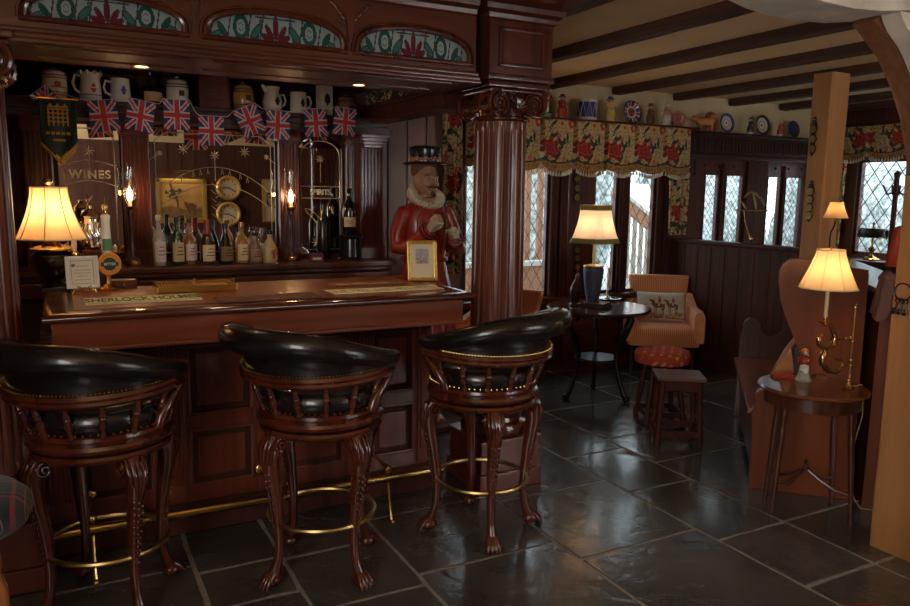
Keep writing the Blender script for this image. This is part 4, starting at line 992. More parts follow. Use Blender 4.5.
# beer pump clip and handle
p=W(109,290,z=ZT_)
t=thing('beer_pump','beer pump with a white porcelain handle and round orange bitter badge','beer pump',(p.x,p.y,ZT_),D(10))
b=B(); b.lathe([(.045,0),(.048,.01),(.030,.02),(.014,.03),(.012,.11),(.02,.12),(.024,.145),(.016,.155),(.0001,.158)],n=24); obj('base',b,BRASS,t,smooth=50)
b=B(); b.lathe([(.0001,.150),(.018,.155),(.024,.19),(.020,.26),(.018,.32),(.021,.345),(.014,.352)],n=20); hd=obj('handle',b,WHITE,t,smooth=60)
b=B(); b.lathe([(.0235,.185),(.0245,.19),(.0225,.24),(.021,.235)],n=10,a0=-2.6,a1=-.6); obj('green_decoration',b,flat('green_glaze',(.10,.26,.10),.3),hd,smooth=60)
b=B(); b.lathe([(.012,.35),(.020,.357),(.012,.365),(.010,.375),(.014,.385),(.006,.40),(.003,.43),(.0001,.435)],n=16); obj('finial',b,BRASS,t,smooth=50)
M=Matrix.Translation((0,-.035,.125))@Matrix.Rotation(PI/2,4,'X')
OR=flat('orange_enamel',(.72,.27,.03),.35,coat=.3)
b=B(); b.lathe([(.0001,-.006),(.050,-.006),(.053,0),(.050,.005),(.0001,.005)],n=40,M=M); bg_=obj('badge',b,OR,t,smooth=30)
b=B()
b.lathe([(.0305,.004),(.032,.0065),(.034,.005),(.0305,.004)],n=40,M=M); b.lathe([(.047,.004),(.0485,.0062),(.050,.005),(.047,.004)],n=40,M=M); obj('badge_ring',b,GOLD,bg_)
b=B(); b.lathe([(.030,.005),(.030,.0062),(.0001,.0062)],n=36,M=M); b.T=M; b.box(-.038,.038,-.010,.009,.005,.0072,.001); obj('badge_centre',b,flat('deep_green_enamel',(.015,.05,.03),.35),bg_)
b=B(); b.mesh(text('BITTER',.0165,.0006,.0003),M@Matrix.Translation((0,-.0005,.0076)));  obj('badge_lettering',b,WHITE,bg_,smooth=0)
# silver figured jug behind the lamp and brass finial piece
t=thing('silver_tankard','ornate silver tankard with scrolled relief between the lamp and the beer pump','tankard',(W(92,230,y=4.1).x,4.1,ZT_-.005+.0))
b=B(); b.box(-.06,.06,-.05,.05,0,.13,.01); b.lathe([(.03,.13),(.045,.15),(.05,.17),(.03,.18)],n=20); obj('stand',b,DARK,t)
b=B(); b.lathe([(.032,.18),(.05,.19),(.056,.25),(.05,.31),(.045,.33),(.05,.34),(.03,.36),(.012,.375),(.016,.39),(.0001,.40)],n=28); bd=obj('body',b,CHROME,t,smooth=50)
b=B()
for k in range(9):
    a=-PI/2+(k-4)*.42; b.tube([(.056*cos(a),.056*sin(a),.20),(.062*cos(a+.2),.062*sin(a+.2),.235),(.060*cos(a-.1),.060*sin(a-.1),.27),(.055*cos(a+.1),.055*sin(a+.1),.305)],[.004,.008,.006,.003],6)
obj('relief',b,CHROME,bd,smooth=60)
b=B(); handle(b,.05,.21,.31,.006,.035,-1); obj('handle',b,CHROME,t)
t=thing('brass_tap','small brass beer tap with a clear upright handle left of the beer pump','tap',(W(80,262,y=3.93).x-.02,3.90,ZT_),0)
b=B(); b.lathe([(.035,0),(.036,.008),(.012,.02),(.012,.10),(.022,.115),(.026,.135),(.018,.15),(.024,.165),(.012,.18)],n=20); b.tube([(0,0,.12),(0,-.04,.135),(0,-.05,.10)],.008,8); obj('body',b,BRASS,t,smooth=50)
b=B(); b.lathe([(.008,.178),(.011,.20),(.011,.27),(.0001,.28)],n=16); obj('handle',b,CREAM,t)
t=thing('wooden_drawer_box','small dark wooden box behind the framed sign on the bar','box',(W(124,285,y=3.89).x,3.89,ZT_),0)
b=B(); b.box(-.055,.055,-.04,.04,0,.04,.005); obj('body',b,TABLEW,t)
b=B(); b.ball((0,-.046,.02),.007,8,6); obj('knob',b,BRASS,t)
# drip tray
p0=W(153,291,z=ZT_+.02); p1=W(238,296,z=ZT_)
t=thing('drip_tray','long brass drip tray with raised rim lying on the bar','tray',((p0.x+p1.x)/2+.03,3.70,ZT_),0)
w=(W(236,293,y=3.5).x-W(156,293,y=3.5).x)/2
b=B(); b.box(-w,w,-.11,.11,0,.006); 
for q in ((-w,w,-.115,-.105),(-w,w,.105,.115),(-w-.005,-w+.005,-.115,.115),(w-.005,w+.005,-.115,.115)): b.box(q[0],q[1],q[2],q[3],0,.032,.003)
obj('tray',b,BRASS,t)
b=B()
for i in range(22): x=lerp(-w+.02,w-.02,i/21); b.tube([(x,-.10,.018),(x,.10,.018)],.0025,5)
obj('grille',b,DULLB,t,stuff=False)
for s in (-1,1):
    b=B(); b.tube([(s*w,-.05,.03),(s*(w+.012),0,.045),(s*w,.05,.03)],.004,6); obj('handle',b,BRASS,t)
b=B(); b.lathe([(.012,0.028),(.013,.05),(.006,.055),(.0001,.058)],n=12); obj('knob',b,BRASS,t)
# bar towels / runners with lettering
def runner(px0,px1,py,col,txt,tcol,label,yy=3.30,hw=.045,size=.05,skew=0):
    yy=min(3.66,W((px0+px1)/2,py,z=ZT_).y) if px0!=84 else 3.43
    a=W(px0,py,y=yy).x; c=W(px1,py,y=yy).x; cx=(a+c)/2; hw_=(c-a)/2
    t=thing('bar_runner',label,'bar mat',(cx,yy,ZT_),skew,'bar mats along the counter edge')
    b=B(); b.box(-hw_,hw_,-hw,hw,0,.005,.002); m=obj('mat',b,col,t)
    b=B()
    if txt: b.mesh(text(txt,size,.0004,.0016),Matrix.Translation((0,-.002,.0056))@Matrix.Diagonal((.9,2.6,1,1)))
    else:
        n_=int(hw_*2/.022)
        for i in range(1,n_-1):
            if i%5==4: continue
            x_=-hw_+.022*(i+.5); k_=hsh(i,px0,1); b.box(x_-.006,x_-.002,-.03,.03*k_+.01,.0045,.0056); b.box(x_-.006,x_+.007,-.03+.04*k_,-.02+.04*k_,.0045,.0056)
    b.box(-hw_+.012,hw_-.012,-hw+.008,-hw+.011,.0045,.0056); b.box(-hw_+.012,hw_-.012,hw-.011,hw-.008,.0045,.0056); obj('lettering',b,tcol,m,smooth=0)
GRN=flat('mat_green',(.05,.13,.05),.7); CRM=flat('mat_cream',(.72,.62,.38),.9,var=.1)
runner(84,199,292,CRM,'SHERLOCK HOLMES',GRN,'long cream bar mat with green lettering SHERLOCK HOLMES at the left of the bar',hw=.10,size=.056)
runner(216,318,298,flat('mat_red_green',(.16,.05,.03),.8,var=.5,scale=12),'',GRN,'red and green bar mat in the middle of the bar edge',hw=.085)
runner(329,437,290,CRM,'',GRN,'cream bar mat with dark green marks near the right end of the bar',hw=.075)
runner(332,400,284,flat('mat_brown',(.20,.10,.05),.8,var=.3,scale=15),'',flat('mat_gold',(.55,.38,.14),.7),'brown bar mat with gold marks behind the cream one',hw=.05)
# gold picture frame at the right end
p=W(422.5,281,z=ZT_)
t=thing('gold_picture_frame','ornate gold frame holding a small coloured print at the right end of the bar','picture frame',(p.x,p.y,ZT_),D(-12)); M=Matrix.Rotation(-.14,4,'X')
fw,fh=.082,.218
b=B(); b.T=M
for q in ((-fw,-fw+.02,0,fh),(fw-.02,fw,0,fh),(-fw,fw,0,.02),(-fw,fw,fh-.02,fh)): b.box(q[0],q[1],-.012,.008,q[2],q[3],.006)
fr_=obj('frame',b,GOLD,t)
b=B(); b.T=M
for i in range(15):
    z=lerp(.008,fh-.008,i/14)
    for s in (-1,1): b.ball((s*(fw-.009),-.013,z),.006,6,4)
for i in range(11):
    x=lerp(-fw+.01,fw-.01,i/10)
    for z in (.009,fh-.009): b.ball((x,-.013,z),.006,6,4)
obj('beading',b,GOLD,fr_,stuff=True)
b=B(); b.T=M
def pic(u,v):
    if .2<u<.8 and .42<v<.85:
        n=hsh(int(u*22),int(v*26)); 
        return 1 if n<.3 else 2 if n<.5 else 3 if (v<.6 and .3<u<.7 and n<.8) else 4
    return 0
b.grid(28,34,lambda u,v:(lerp(-fw+.018,fw-.018,u),-.004,lerp(.018,fh-.018,v)),pic); obj('print',b,[IVORY,flat('print_blue',(.25,.30,.38),.6),flat('print_tan',(.42,.28,.18),.6),flat('print_red',(.42,.12,.08),.6),flat('print_grey',(.42,.40,.36),.6)],t,smooth=0)
b=B(); b.tube([(0,.03,.12),(0,.095,.004)],.004,6); b.T=M; b.box(-.012,.012,.009,.014,.03,.14); obj('strut',b,MATTE,t)
# ================================================================== THE WOODEN GUARD
def vox(o,s=.006,it=3):
    m=o.modifiers.new('remesh','REMESH'); m.mode='VOXEL'; m.voxel_size=s; m.use_smooth_shade=True
    k=o.modifiers.new('smooth','SMOOTH'); k.iterations=it; k.factor=.5
t=thing('guard_statue','carved wooden guard figure in red tunic, white ruff and flat black hat behind the bar','statue',(2.175,4.58,0),D(1)); 
# facing -y locally
def ell(cx,cy,z,rx,ry,n=24,pw=1): return [(cx+rx*cos(2*PI*i/n),cy+ry*sin(2*PI*i/n),z) for i in range(n)]
b=B()  # body: legs, neck, head in one continuous figure
for s in (-1,1):
    b.tube([(s*.075,0,.08),(s*.078,.005,.30),(s*.08,0,.48),(s*.085,0,.80)],[.042,.058,.055,.085],14)
    b.tube([(s*.075,.04,.055),(s*.08,-.06,.05),(s*.085,-.13,.04)],[.045,.045,.030],12)
b.tube([(0,0,.75),(0,0,1.0),(0,0,1.30),(0,0,1.42)],[.10,.10,.11,.08],16,sy=.8)
b.tube([(0,0,1.40),(0,-.005,1.60)],[.062,.058],14)
b.ball((0,-.005,1.70),.1,20,14,(.80,.92,1.12)); b.ball((0,-.045,1.655),.07,16,10,(.85,.75,.9))
b.ball((0,-.090,1.715),.045,12,8,(1.3,.5,.35))      # brow
b.tube([(0,-.088,1.715),(0,-.108,1.69),(0,-.116,1.67)],[.010,.013,.016],10)
for s in (-1,1):
    b.ball((s*.040,-.075,1.665),.026,10,8,(1,.8,.9)); b.ball((s*.083,0,1.69),.022,10,8,(.4,.8,1.3)); b.ball((s*.012,-.104,1.668),.010,8,6)
b.ball((0,-.100,1.632),.022,10,8,(1.3,.6,.35)); b.ball((0,-.085,1.605),.025,10,8,(1,.8,.8))
body=obj('body',b,SKIN,t,smooth=60); vox(body,.007,2)
b=B()
for s in (-1,1): b.ball((s*.034,-.0935,1.697),.0095,10,8,(1.2,.6,.8))
obj('eyes',b,IVORY,t,smooth=60)
b=B()
for s in (-1,1): b.ball((s*.034,-.099,1.697),.0048,8,6)
obj('pupils',b,BLACK,t,smooth=60)
b=B(); 
for s in (-1,1):
    b.tube([(0,-.120,1.648),(s*.022,-.114,1.643),(s*.045,-.100,1.648)],[.008,.008,.003],8); b.tube([(s*.018,-.106,1.715),(s*.036,-.104,1.722),(s*.054,-.092,1.716)],[.004,.005,.003],6)
b.tube([(0,-.108,1.618),(0,-.104,1.598),(0,-.098,1.585)],[.010,.014,.006],8)
obj('facial_hair',b,flat('brown_hair',(.14,.07,.04),.6,bump=.3,scale=80),t,smooth=60)
b=B(); b.lathe([(.07,1.71),(.086,1.725),(.090,1.76),(.083,1.80)],(0,.02,0),20,sy=1.0); obj('hair',b,flat('brown_hair2',(.14,.07,.04),.6),t,smooth=60)
b=B(); b.tube([(.017*cos(a)*0+.024*cos(a),-.102+.004*0,1.629+.006*sin(a)) for a in [i*PI/8 for i in range(16)]],.003,5,closed=True); obj('mouth',b,flat('lip_red',(.35,.07,.05),.5),t)
# tunic
b=B(); prof=[(.21,.21,.52),(.205,.205,.72),(.185,.175,.95),(.155,.135,1.10),(.138,.115,1.17),(.150,.12,1.24),(.168,.122,1.34),(.172,.118,1.43),(.152,.108,1.495),(.10,.085,1.545),(.068,.068,1.58)]
rings=[]
for rx,ry,z in prof:
    n=72; f=max(0,(1.13-z)/.5)*.014
    rings.append([((rx+f*cos(14*2*PI*i/n))*cos(2*PI*i/n),(ry+f*cos(14*2*PI*i/n))*sin(2*PI*i/n),z) for i in range(n)])
b.loft(rings); tn=obj('tunic',b,REDP,t,smooth=60)
# arms forward, elbows bent
_inv=MW[t.name].inverted(); h1=_inv@W(430,229,y=4.33); h2=_inv@W(455,239,y=4.36)
arms={-1:[(-.150,0,1.46),(-.195,.0,1.34),(-.200,-.02,1.25),(-.175,-.10,1.245),tuple(h1)],1:[(.150,0,1.46),(.200,-.01,1.34),(.210,-.03,1.25),(.205,-.10,1.24),tuple(h2)]}
for s,P in arms.items():
    b=B(); b.tube(P,[.060,.062,.058,.052,.044],16); b.ball(P[0],.062,14,10); 
    P=[Vector(q) for q in P]; d=(P[4]-P[3]).normalized(); b.tube([P[4]-d*.045,P[4]-d*.04,P[4]-d*.005,P[4]],[.044,.055,.055,.044],16)
    sl=obj('sleeve',b,REDP,t,smooth=60); vox(sl,.008,2)
    b=B(); b.tube([P[4]-d*.046,P[4]-d*.042],.0565,18); b.tube([P[4]-d*.012,P[4]-d*.007],.0575,18); obj('cuff_braid',b,BLACK,sl)
    # fist: palm, four curled fingers, thumb. fingers curl round an upright grip hole
    h0=P[4]+d*.035; side=Vector((-s,0,0)); side=(side-d*side.dot(d)).normalized(); up=Vector((0,0,1)); up=(up-d*up.dot(d)-side*up.dot(side)).normalized()
    b=B(); b.tube([P[4]-d*.02,P[4]+d*.012],[.030,.030],12); 
    b.tube([h0-d*.02,h0+d*.02,h0+d*.045],[.034,.038,.034],12,sy=1.0)
    for k in range(4):
        z_=(k-1.5)*-.0205; L_=(.92,1.0,.97,.82)[k]; kn=h0+d*.058-side*.026+up*z_
        b.tube([h0+d*.01-side*.028+up*z_*.9,kn,kn+side*.034*L_+d*.008,kn+side*.048*L_-d*.020,kn+side*.036*L_-d*.042,kn+side*.018-d*.046],[.0115,.0120,.0115,.0108,.0100,.0080],8)
    b.tube([h0-d*.01+side*.012+up*.026,h0+d*.018+side*.030+up*.044,h0+d*.042+side*.032+up*.036,h0+d*.058+side*.020+up*.030],[.014,.0135,.012,.009],8)
    hd=obj('hand',b,SKIN if s<0 else SKIN,t,smooth=60); hd.data.materials[0]=flat('pale_fist',(.52,.40,.30),.45); vox(hd,.0035,1)
# piping, belt, chest emblem
b=B(); b.tube([(.146*cos(a),.124*sin(a),1.165) for a in [i*2*PI/40 for i in range(40)]],.018,8,closed=True); obj('belt',b,REDP,t); 
b=B()
for s in (-1,1):
    b.tube([(s*.075,-.096,1.52),(s*.105,-.100,1.44),(s*.108,-.102,1.34),(s*.09,-.103,1.24),(s*.08,-.102,1.19)],.0055,6)
b.tube([(0,-.108,1.50),(0,-.120,1.43)],.004,6); obj('piping',b,flat('gold_braid',(.22,.10,.03),.5),tn)
b=B()
for (x,z,sx,sz) in ((0,1.345,.045,.010),(-.03,1.31,.012,.022),(.03,1.31,.012,.022),(0,1.30,.014,.018),(0,1.37,.030,.012),(0,1.265,.050,.008),(-.045,1.34,.008,.02),(.045,1.34,.008,.02),(-.03,1.22,.02,.01),(.03,1.22,.02,.01)): b.ball((x*.85,-.122+abs(x)*.12,z+.05),1,10,6,(sx*.85,.006,sz))
obj('chest_emblem',b,flat('emblem_brown',(.25,.09,.03),.5),tn,smooth=60)
# ruff: crimped collar, high at the back and low under the chin
rings=[]; Mr=Matrix.Translation((0,-.012,1.585))@Matrix.Rotation(.50,4,'X')
for (r,z,f) in ((.068,-.02,0),(.085,-.022,.5),(.130,-.020,1),(.136,-.002,1),(.130,.018,1),(.085,.020,.5),(.068,.02,0)):
    n=160; rings.append([Mr@Vector((r*.95*cos(2*PI*i/n)*(1+.02*f*cos(40*2*PI*i/n)),r*sin(2*PI*i/n)*(1+.02*f*cos(40*2*PI*i/n)),z+.008*f*sin(40*2*PI*i/n))) for i in range(n)])
b=B(); b.loft(rings,cap=False); obj('ruff',b,IVORY,t,smooth=40)
# hat with flowers
b=B(); b.lathe([(.09,1.795),(.145,1.790),(.152,1.795),(.145,1.804),(.094,1.812),(.097,1.85),(.106,1.885),(.103,1.90),(.085,1.912),(.0001,1.918)],(0,.0,0),36,sy=1.08); hat=obj('hat',b,BLACK,t,smooth=40)
b=B()
for k in range(14):
    a=-PI/2+(k-6.5)*.30; r=.100; c=(r*cos(a),r*1.08*sin(a),1.822+.006*(k%2))
    for q in range(5): w_=q*2*PI/5; b.ball((c[0]+.010*cos(w_)*-sin(a),c[1]+.010*cos(w_)*cos(a),c[2]+.010*sin(w_)),.0065,6,5)
obj('hat_flowers',b,flat('hat_rosette',(.55,.30,.22),.5,var=.5,scale=30),hat)
b=B(); b.box(-.26,.26,-.22,.24,0,.045,.01); obj('base',b,DARK,t)
# ================================================================== PELMET, CURTAINS, VALANCE
CH=1
FL=[flat('chintz_ground',(.58,.43,.22),.9),flat('chintz_red',(.48,.05,.03),.9),flat('chintz_dark_red',(.20,.02,.02),.9),flat('chintz_leaf',(.035,.055,.03),.9),flat('chintz_yellow',(.62,.38,.08),.9),flat('chintz_pink',(.52,.16,.10),.9),flat('valance_border',(.42,.25,.08),.9)]
random.seed(11)
def flower(u,v,cx,cy,r,pet):
    x,y=(u-cx),(v-cy); d=math.hypot(x,y)/r
    if d>1.1:return None
    a=math.atan2(y,x); lim=.82+.16*cos(a*pet+cx*9)
    if d<lim:
        k=.5+.5*cos(d*14+2*sin(a*pet*.5+cy*5))
        return (k,d)
    return None
def chintz(x,z,seed=0):
    """x,z metres on the cloth, pattern repeats every .33 x .52 m"""
    u=(x/.33+.37*seed)%1*.33; v=(z/.52+.21*seed)%1*.52
    for (cx,cy,r,p,k) in ((.165,.22,.098,7,'r'),(.05,.43,.050,6,'r2'),(.27,.43,.040,5,'y'),(.045,.10,.034,5,'y'),(.29,.13,.030,6,'p'),(.16,.47,.028,5,'p'),(.10,.33,.024,5,'y'),(.24,.33,.022,5,'r2')):
        for ox in (-.33,0,.33):
            for oy in (-.52,0,.52):
                f=flower(u,v,cx+ox,cy+oy,r,p)
                if f:
                    kk,d=f
                    if k=='r': return 1 if kk>.35 else 2
                    if k=='r2':return 1 if d>.35 else 4
                    if k=='y':return 4 if d>.35 else 1
                    return 5
    n_=hsh(int(x*140),int(z*140))
    if n_>.88: return 3
    if n_<.06: return 2
    # leaves
    for q in range(26):
        cx=hsh(q,3)*.33; cy=hsh(q,5)*.52; an=hsh(q,7)*PI; 
        for ox in (-.33,0,.33):
            for oy in (-.52,0,.52):
                X=(u-cx-ox)*cos(an)+(v-cy-oy)*sin(an); Y=-(u-cx-ox)*sin(an)+(v-cy-oy)*cos(an)
                if abs(X)<.042 and abs(Y)<.014*(1-(X/.042)**2): return 3
                if abs(X+.01)<.06 and abs(Y-.01*sin(X*40))<.0025: return 3
    return 0
def tassels(b,P,drop=.042):
    for p in P:
        p=Vector(p); b.lathe([(.0001,0),(.006,-.004),(.004,-.010),(.0085,-.016),(.0095,-drop),(.0001,-drop-.001)],p,8)
def valance(xa,xb,y0,zt,zb,n,label,axis='y',parts='valance_panel',seed=0,flip=1):
    t=thing('valance',label,'valance',((xa+xb)/2,y0,zb) if axis=='y' else (y0,(xa+xb)/2,zb))
    wpan=(xb-xa)/n
    def P3(x,d,z): return (x,y0-d,z) if axis=='y' else (y0-d,x,z)
    # recessed pleats between box panels: a continuous zig-zag cloth per panel
    for k in range(n):
        x0=xa+k*wpan; b=B(); fold=.12
        def pos(u,v,x0=x0,k=k):
            # u across the panel: deep pleat at the left edge
            if u<.10: d=lerp(.012,-.0,u/.10); x=x0+wpan*.10*u/.10*.6
            elif u<.16: d=lerp(.0,.095,(u-.10)/.06); x=x0+wpan*lerp(.06,.075,(u-.10)/.06)
            else:
                w_=(u-.16)/.84; d=.095*(1-.25*w_)+.012*sin(w_*PI)+.010*v*sin(w_*PI*3+k); x=x0+wpan*lerp(.075,.985+.01*v,w_)
            zz=zb-.006+.034*(abs(u-.58)/.42)**2*1.0
            if u<.16: zz=zb+.028-.02*(u/.16)
            return P3(x,d,lerp(zt,zz,v))
        def col(u,v,k=k):
            if v>.85: return 6 if hsh(int(u*56),int(v*66))>.25 else 2
            if .825<v<.85:return 3
            return chintz(u*wpan+.05,(1-v)*(zt-zb)+.03,0 if flip else seed)
        b.grid(56,66,pos,col); o=obj('valance_panel',b,FL,t,world=True,smooth=0,solid=.002)
        b=B(); Q=[]
        for i in range(13):
            u=.17+.82*i/12; Q.append(pos(u,1.0))
        for i in range(2): Q.append(pos(.02+.08*i,1.0))
        tassels(b,Q); obj('tassel_fringe',b,[IVORY],o,world=True,stuff=True)
    return t
vx0=3.0; vx1=W(691,150,y=5.42).x
valance(2.97,vx1,5.50,2.245,1.815,7,'long floral chintz valance with tassel fringe above the leaded windows')
def curtain(xa,xb,y0,zt,zb,label,axis='y',taper=.0,dark=False,depth=.05,folds=4):
    b=B()
    def pos(u,v):
        w_=1-taper*v; x=lerp(xa,xb,.5+(u-.5)*w_+.0); d=depth*(.5+.5*sin(u*folds*2*PI+v*1.2)); z=lerp(zt,zb,v)
        return (x,y0-d,z) if axis=='y' else (y0-d,x,z)
    b.grid(60,120,pos,lambda u,v: 3 if dark and hsh(int(u*60),int(v*3))>.75 else chintz(u*(xb-xa)*1.5,(1-v)*(zt-zb)))
    return tag(obj('curtain',b,FL,None,smooth=60,solid=.003),label,'curtain')
curtain(W(668,200,y=5.46).x,W(690,200,y=5.46).x,5.50,1.90,1.24,'short floral curtain hanging at the right end of the valance',taper=.25,depth=.05)
curtain(2.74,2.92,5.49,2.24,.95,'narrow floral curtain left of the fluted column beside the wooden guard',depth=.06,folds=2)
b=B(); b.tube([(5.46,5.44,1.97),(5.46,5.44,1.92),(5.455,5.43,1.85)],.008,6); b.ball((5.455,5.43,1.83),.014); tag(obj('curtain_hook',b,BLACKW),'black iron curtain hook in the corner beside the floral curtain','hook')
# wall shelf over the window with moulding
b=B(); b.box(2.9,5.47,5.40,YW,2.245,2.265,.006); b.box(2.9,5.47,5.44,YW,2.225,2.245,.005); tag(obj('plate_shelf',b,MAHX),'narrow mahogany shelf above the floral valance','shelf')
b=B(); b.box(5.475,XR,5.42,YW,2.217,2.24,.006); b.box(5.475,XR,5.39,YW,2.212,2.222,.004); tag(obj('plate_shelf',b,DARKX),'dark shelf above the four small leaded lights','shelf')
# pelmet beam over the end of the bar, running back from column to back bar, with foliage cloth
t=thing('pelmet_beam','dark beam with flowered frieze running back from the fluted column','beam',(1.9,4.2,2.0))
b=B(); P0,P1=Vector((1.93,3.72,2.13)),Vector((1.93,4.95,2.13))
b.box(1.87,1.99,3.74,4.98,2.08,2.16,.01); b.box(1.85,2.01,3.74,4.98,2.15,2.18,.008); b.box(1.86,2.0,3.74,4.98,2.06,2.085,.006); obj('beam',b,DARK,t,world=True)
b=B(); b.grid(110,26,lambda u,v:(1.90+.008*sin(u*60),lerp(3.76,4.95,u),lerp(2.19,2.42,v)),lambda u,v:(3 if hsh(int(u*110),int(v*26))>.5 else chintz(u*1.2,v*.25))); obj('frieze_cloth',b,FL,t,world=True,smooth=0,solid=.003)
# ================================================================== ORNAMENTS ON THE PLATE SHELVES
ZP=2.2655
def shelfpt(px,y=5.49): return W(px,115,y=y).x
def face(b,m0,x,y,z,r): pass
PM={n:flat(n,c,.35,coat=.4) for n,c in {'toby_red':(.45,.05,.03),'toby_white':(.70,.62,.50),'toby_flesh':(.58,.32,.20),'toby_dark':(.02,.02,.03),'toby_yellow':(.60,.42,.10),'toby_green':(.10,.20,.09),'toby_blue':(.03,.045,.17),'toby_orange':(.55,.20,.06),'toby_pink':(.60,.25,.22),'toby_brown':(.18,.08,.035)}.items()}
def figurine(px,label,h,coat,hat,base='toby_green',style='stand',y=5.49,z=ZP,x=None,legs='toby_white',cat='figurine',group='china figures on the plate shelf'):
    x=shelfpt(px,y) if x is None else x
    t=thing('china_figurine',label,cat,(x,y,z),D(18),group); k=h/.2; t.scale=(1.65 if style=='sit' else 1.25,1.3,1.12)
    b=B(); b.lathe([(.034*k,0),(.036*k,.006*k),(.034*k,.022*k),(.024*k,.028*k)],n=20,sy=.85); obj('base',b,PM[base],t)
    b=B()
    if style=='stand':
        for s in (-1,1): b.tube([(s*.010*k,0,.024*k),(s*.011*k,0,.06*k),(s*.012*k,0,.10*k)],[.009*k,.010*k,.011*k],8)
    else: b.lathe([(.028*k,.02*k),(.036*k,.045*k),(.034*k,.08*k),(.02*k,.10*k)],n=18,sy=.9)
    obj('lower_body',b,PM[legs],t,smooth=60)
    b=B(); b.lathe([(.018*k,.085*k),(.030*k,.092*k),(.026*k,.12*k),(.028*k,.142*k),(.012*k,.152*k)],n=18,sy=.75)
    for s in (-1,1): b.tube([(s*.026*k,0,.138*k),(s*.036*k,-.006*k,.118*k),(s*.020*k,-.024*k,.108*k)],[.009*k,.009*k,.008*k],8)
    obj('coat',b,PM[coat],t,smooth=60)
    b=B(); b.ball((0,0,.165*k),.0155*k,14,10,(.95,.95,1.15)); b.ball((0,-.016*k,.163*k),.004*k,6,5)
    for s in (-1,1): b.ball((s*.018*k,-.026*k,.107*k),.007*k,8,6)
    obj('head_and_hands',b,PM['toby_flesh'],t,smooth=60)
    b=B()
    if hat=='toby_dark': b.lathe([(.015*k,.174*k),(.026*k,.173*k),(.026*k,.177*k),(.015*k,.179*k),(.016*k,.198*k),(.0001,.2*k)],n=18)
    else: b.lathe([(.016*k,.170*k),(.020*k,.178*k),(.014*k,.194*k),(.0001,.2*k)],n=16)
    obj('hat',b,PM[hat],t,smooth=50); return t
figurine(545.5,'tall china soldier figure in red jacket and pale trousers beside the column capital',.26,'toby_red','toby_white','toby_green',legs='toby_white')
figurine(562,'small china guard figure in red coat with black hat on the window shelf',.185,'toby_red','toby_dark','toby_red','sit',legs='toby_red')
# drum
x=shelfpt(587); t=thing('toy_drum','blue and white drum with zigzag cords standing on the window shelf','drum',(x,5.50,ZP)); t.scale=(1.3,1.2,1.2)
b=B(); b.lathe([(.070,.012),(.070,.135)],n=32); obj('shell',b,PM['toby_blue'],t)
b=B(); 
b.lathe([(.074,0),(.074,.018),(.071,.02)],n=32); obj('hoop',b,PM['toby_white'],t)
b=B(); b.lathe([(.074,.128),(.074,.147),(.06,.149),(.0001,.149)],n=32); obj('hoop',b,PM['toby_white'],t)
b=B()
P=[]
for i in range(21): a=2*PI*i/20; P.append((.0735*cos(a),.0735*sin(a),.018 if i%2 else .130))
b.tube(P,.003,5); obj('cord',b,FWHITE,t)
figurine(610,'china figure in dark hat and yellow coat between the drum and the large plate',.20,'toby_yellow','toby_dark','toby_yellow','sit',legs='toby_yellow')
def plate(px,py,r,label,cols,x=None,y=5.53,z=ZP,pat=8,tilt=.16,group='decorative plates on the shelves'):
    x=W(px,py,y=y).x if x is None else x
    t=thing('plate',label,'plate',(x,y,z),0,group)
    M=Matrix.Translation((0,0,r*cos(tilt)+.003))@Matrix.Rotation(PI/2-tilt,4,'X')
    b=B(); b.T=M; b.lathe([(.0001,0),(r*.35,0),(r*.38,-.004),(r*.40,-.003)],n=30); b.bm.clear()
    n=72; R_=[0.0001,.12,.25,.38,.45,.52,.58,.66,.74,.82,.90,.96,1.0]
    rings=[[b._v((r*q*cos(2*PI*i/n),r*q*sin(2*PI*i/n),.018*max(0,(q-.55)/.45)**1.3)) for i in range(n)] for q in R_]
    for j in range(len(R_)-1):
        for i in range(n):
            b._f([rings[j][i],rings[j][(i+1)%n],rings[j+1][(i+1)%n],rings[j+1][i]],cols_fn(pat,R_[j],i/n,cols))
    obj('disc',b,[PM[c] for c in cols],t,smooth=60,solid=.004)
    b=B(); b.tube([(-.03,-.02,.004),(-.03,.025,.004),(-.03,.03,r*.8)],.003,6); b.tube([(.03,-.02,.004),(.03,.025,.004),(.03,.03,r*.8)],.003,6); b.tube([(-.03,.028,r*.5),(.03,.028,r*.5)],.003,6); obj('plate_stand',b,BLACKW,t)
    return t
def cols_fn(pat,q,u,cols):
    k=len(cols)
    if pat==1: # imari style: petals round a centre
        if q<.35: return 1 if (int(u*6)%2) else 2
        if q<.50: return 0
        if q<.88: s_=sin(u*2*PI*6); return 2 if s_>.35 else 1 if s_<-.5 else 0
        return 2
    if pat==2: # concentric dark rings
        return (1 if q<.12 else 0) if q<.30 else 1 if q<.42 else 0 if q<.55 else (1 if int(u*36)%2 else 0) if q<.62 else 0 if q<.72 else 1
    if pat==3: # pink transfer
        return 1 if hsh(int(u*24),int(q*14))>.5 else 0
    return 0
plate(631.5,108,.105,'large round plate with red and blue flower pattern on the window shelf',['toby_white','toby_red','toby_blue'],pat=1)
figurine(650.5,'squat china toby figure with black tricorn hat right of the large plate',.175,'toby_brown','toby_dark','toby_brown','sit',legs='toby_brown')
figurine(667,'pale china toby figure standing before the pink plate',.185,'toby_pink','toby_white','toby_white','sit',legs='toby_white',y=5.46)
plate(677.5,116,.075,'pink transfer plate behind the pale china figure in the corner',['toby_pink','toby_red'],pat=3)
ZP2=2.2405
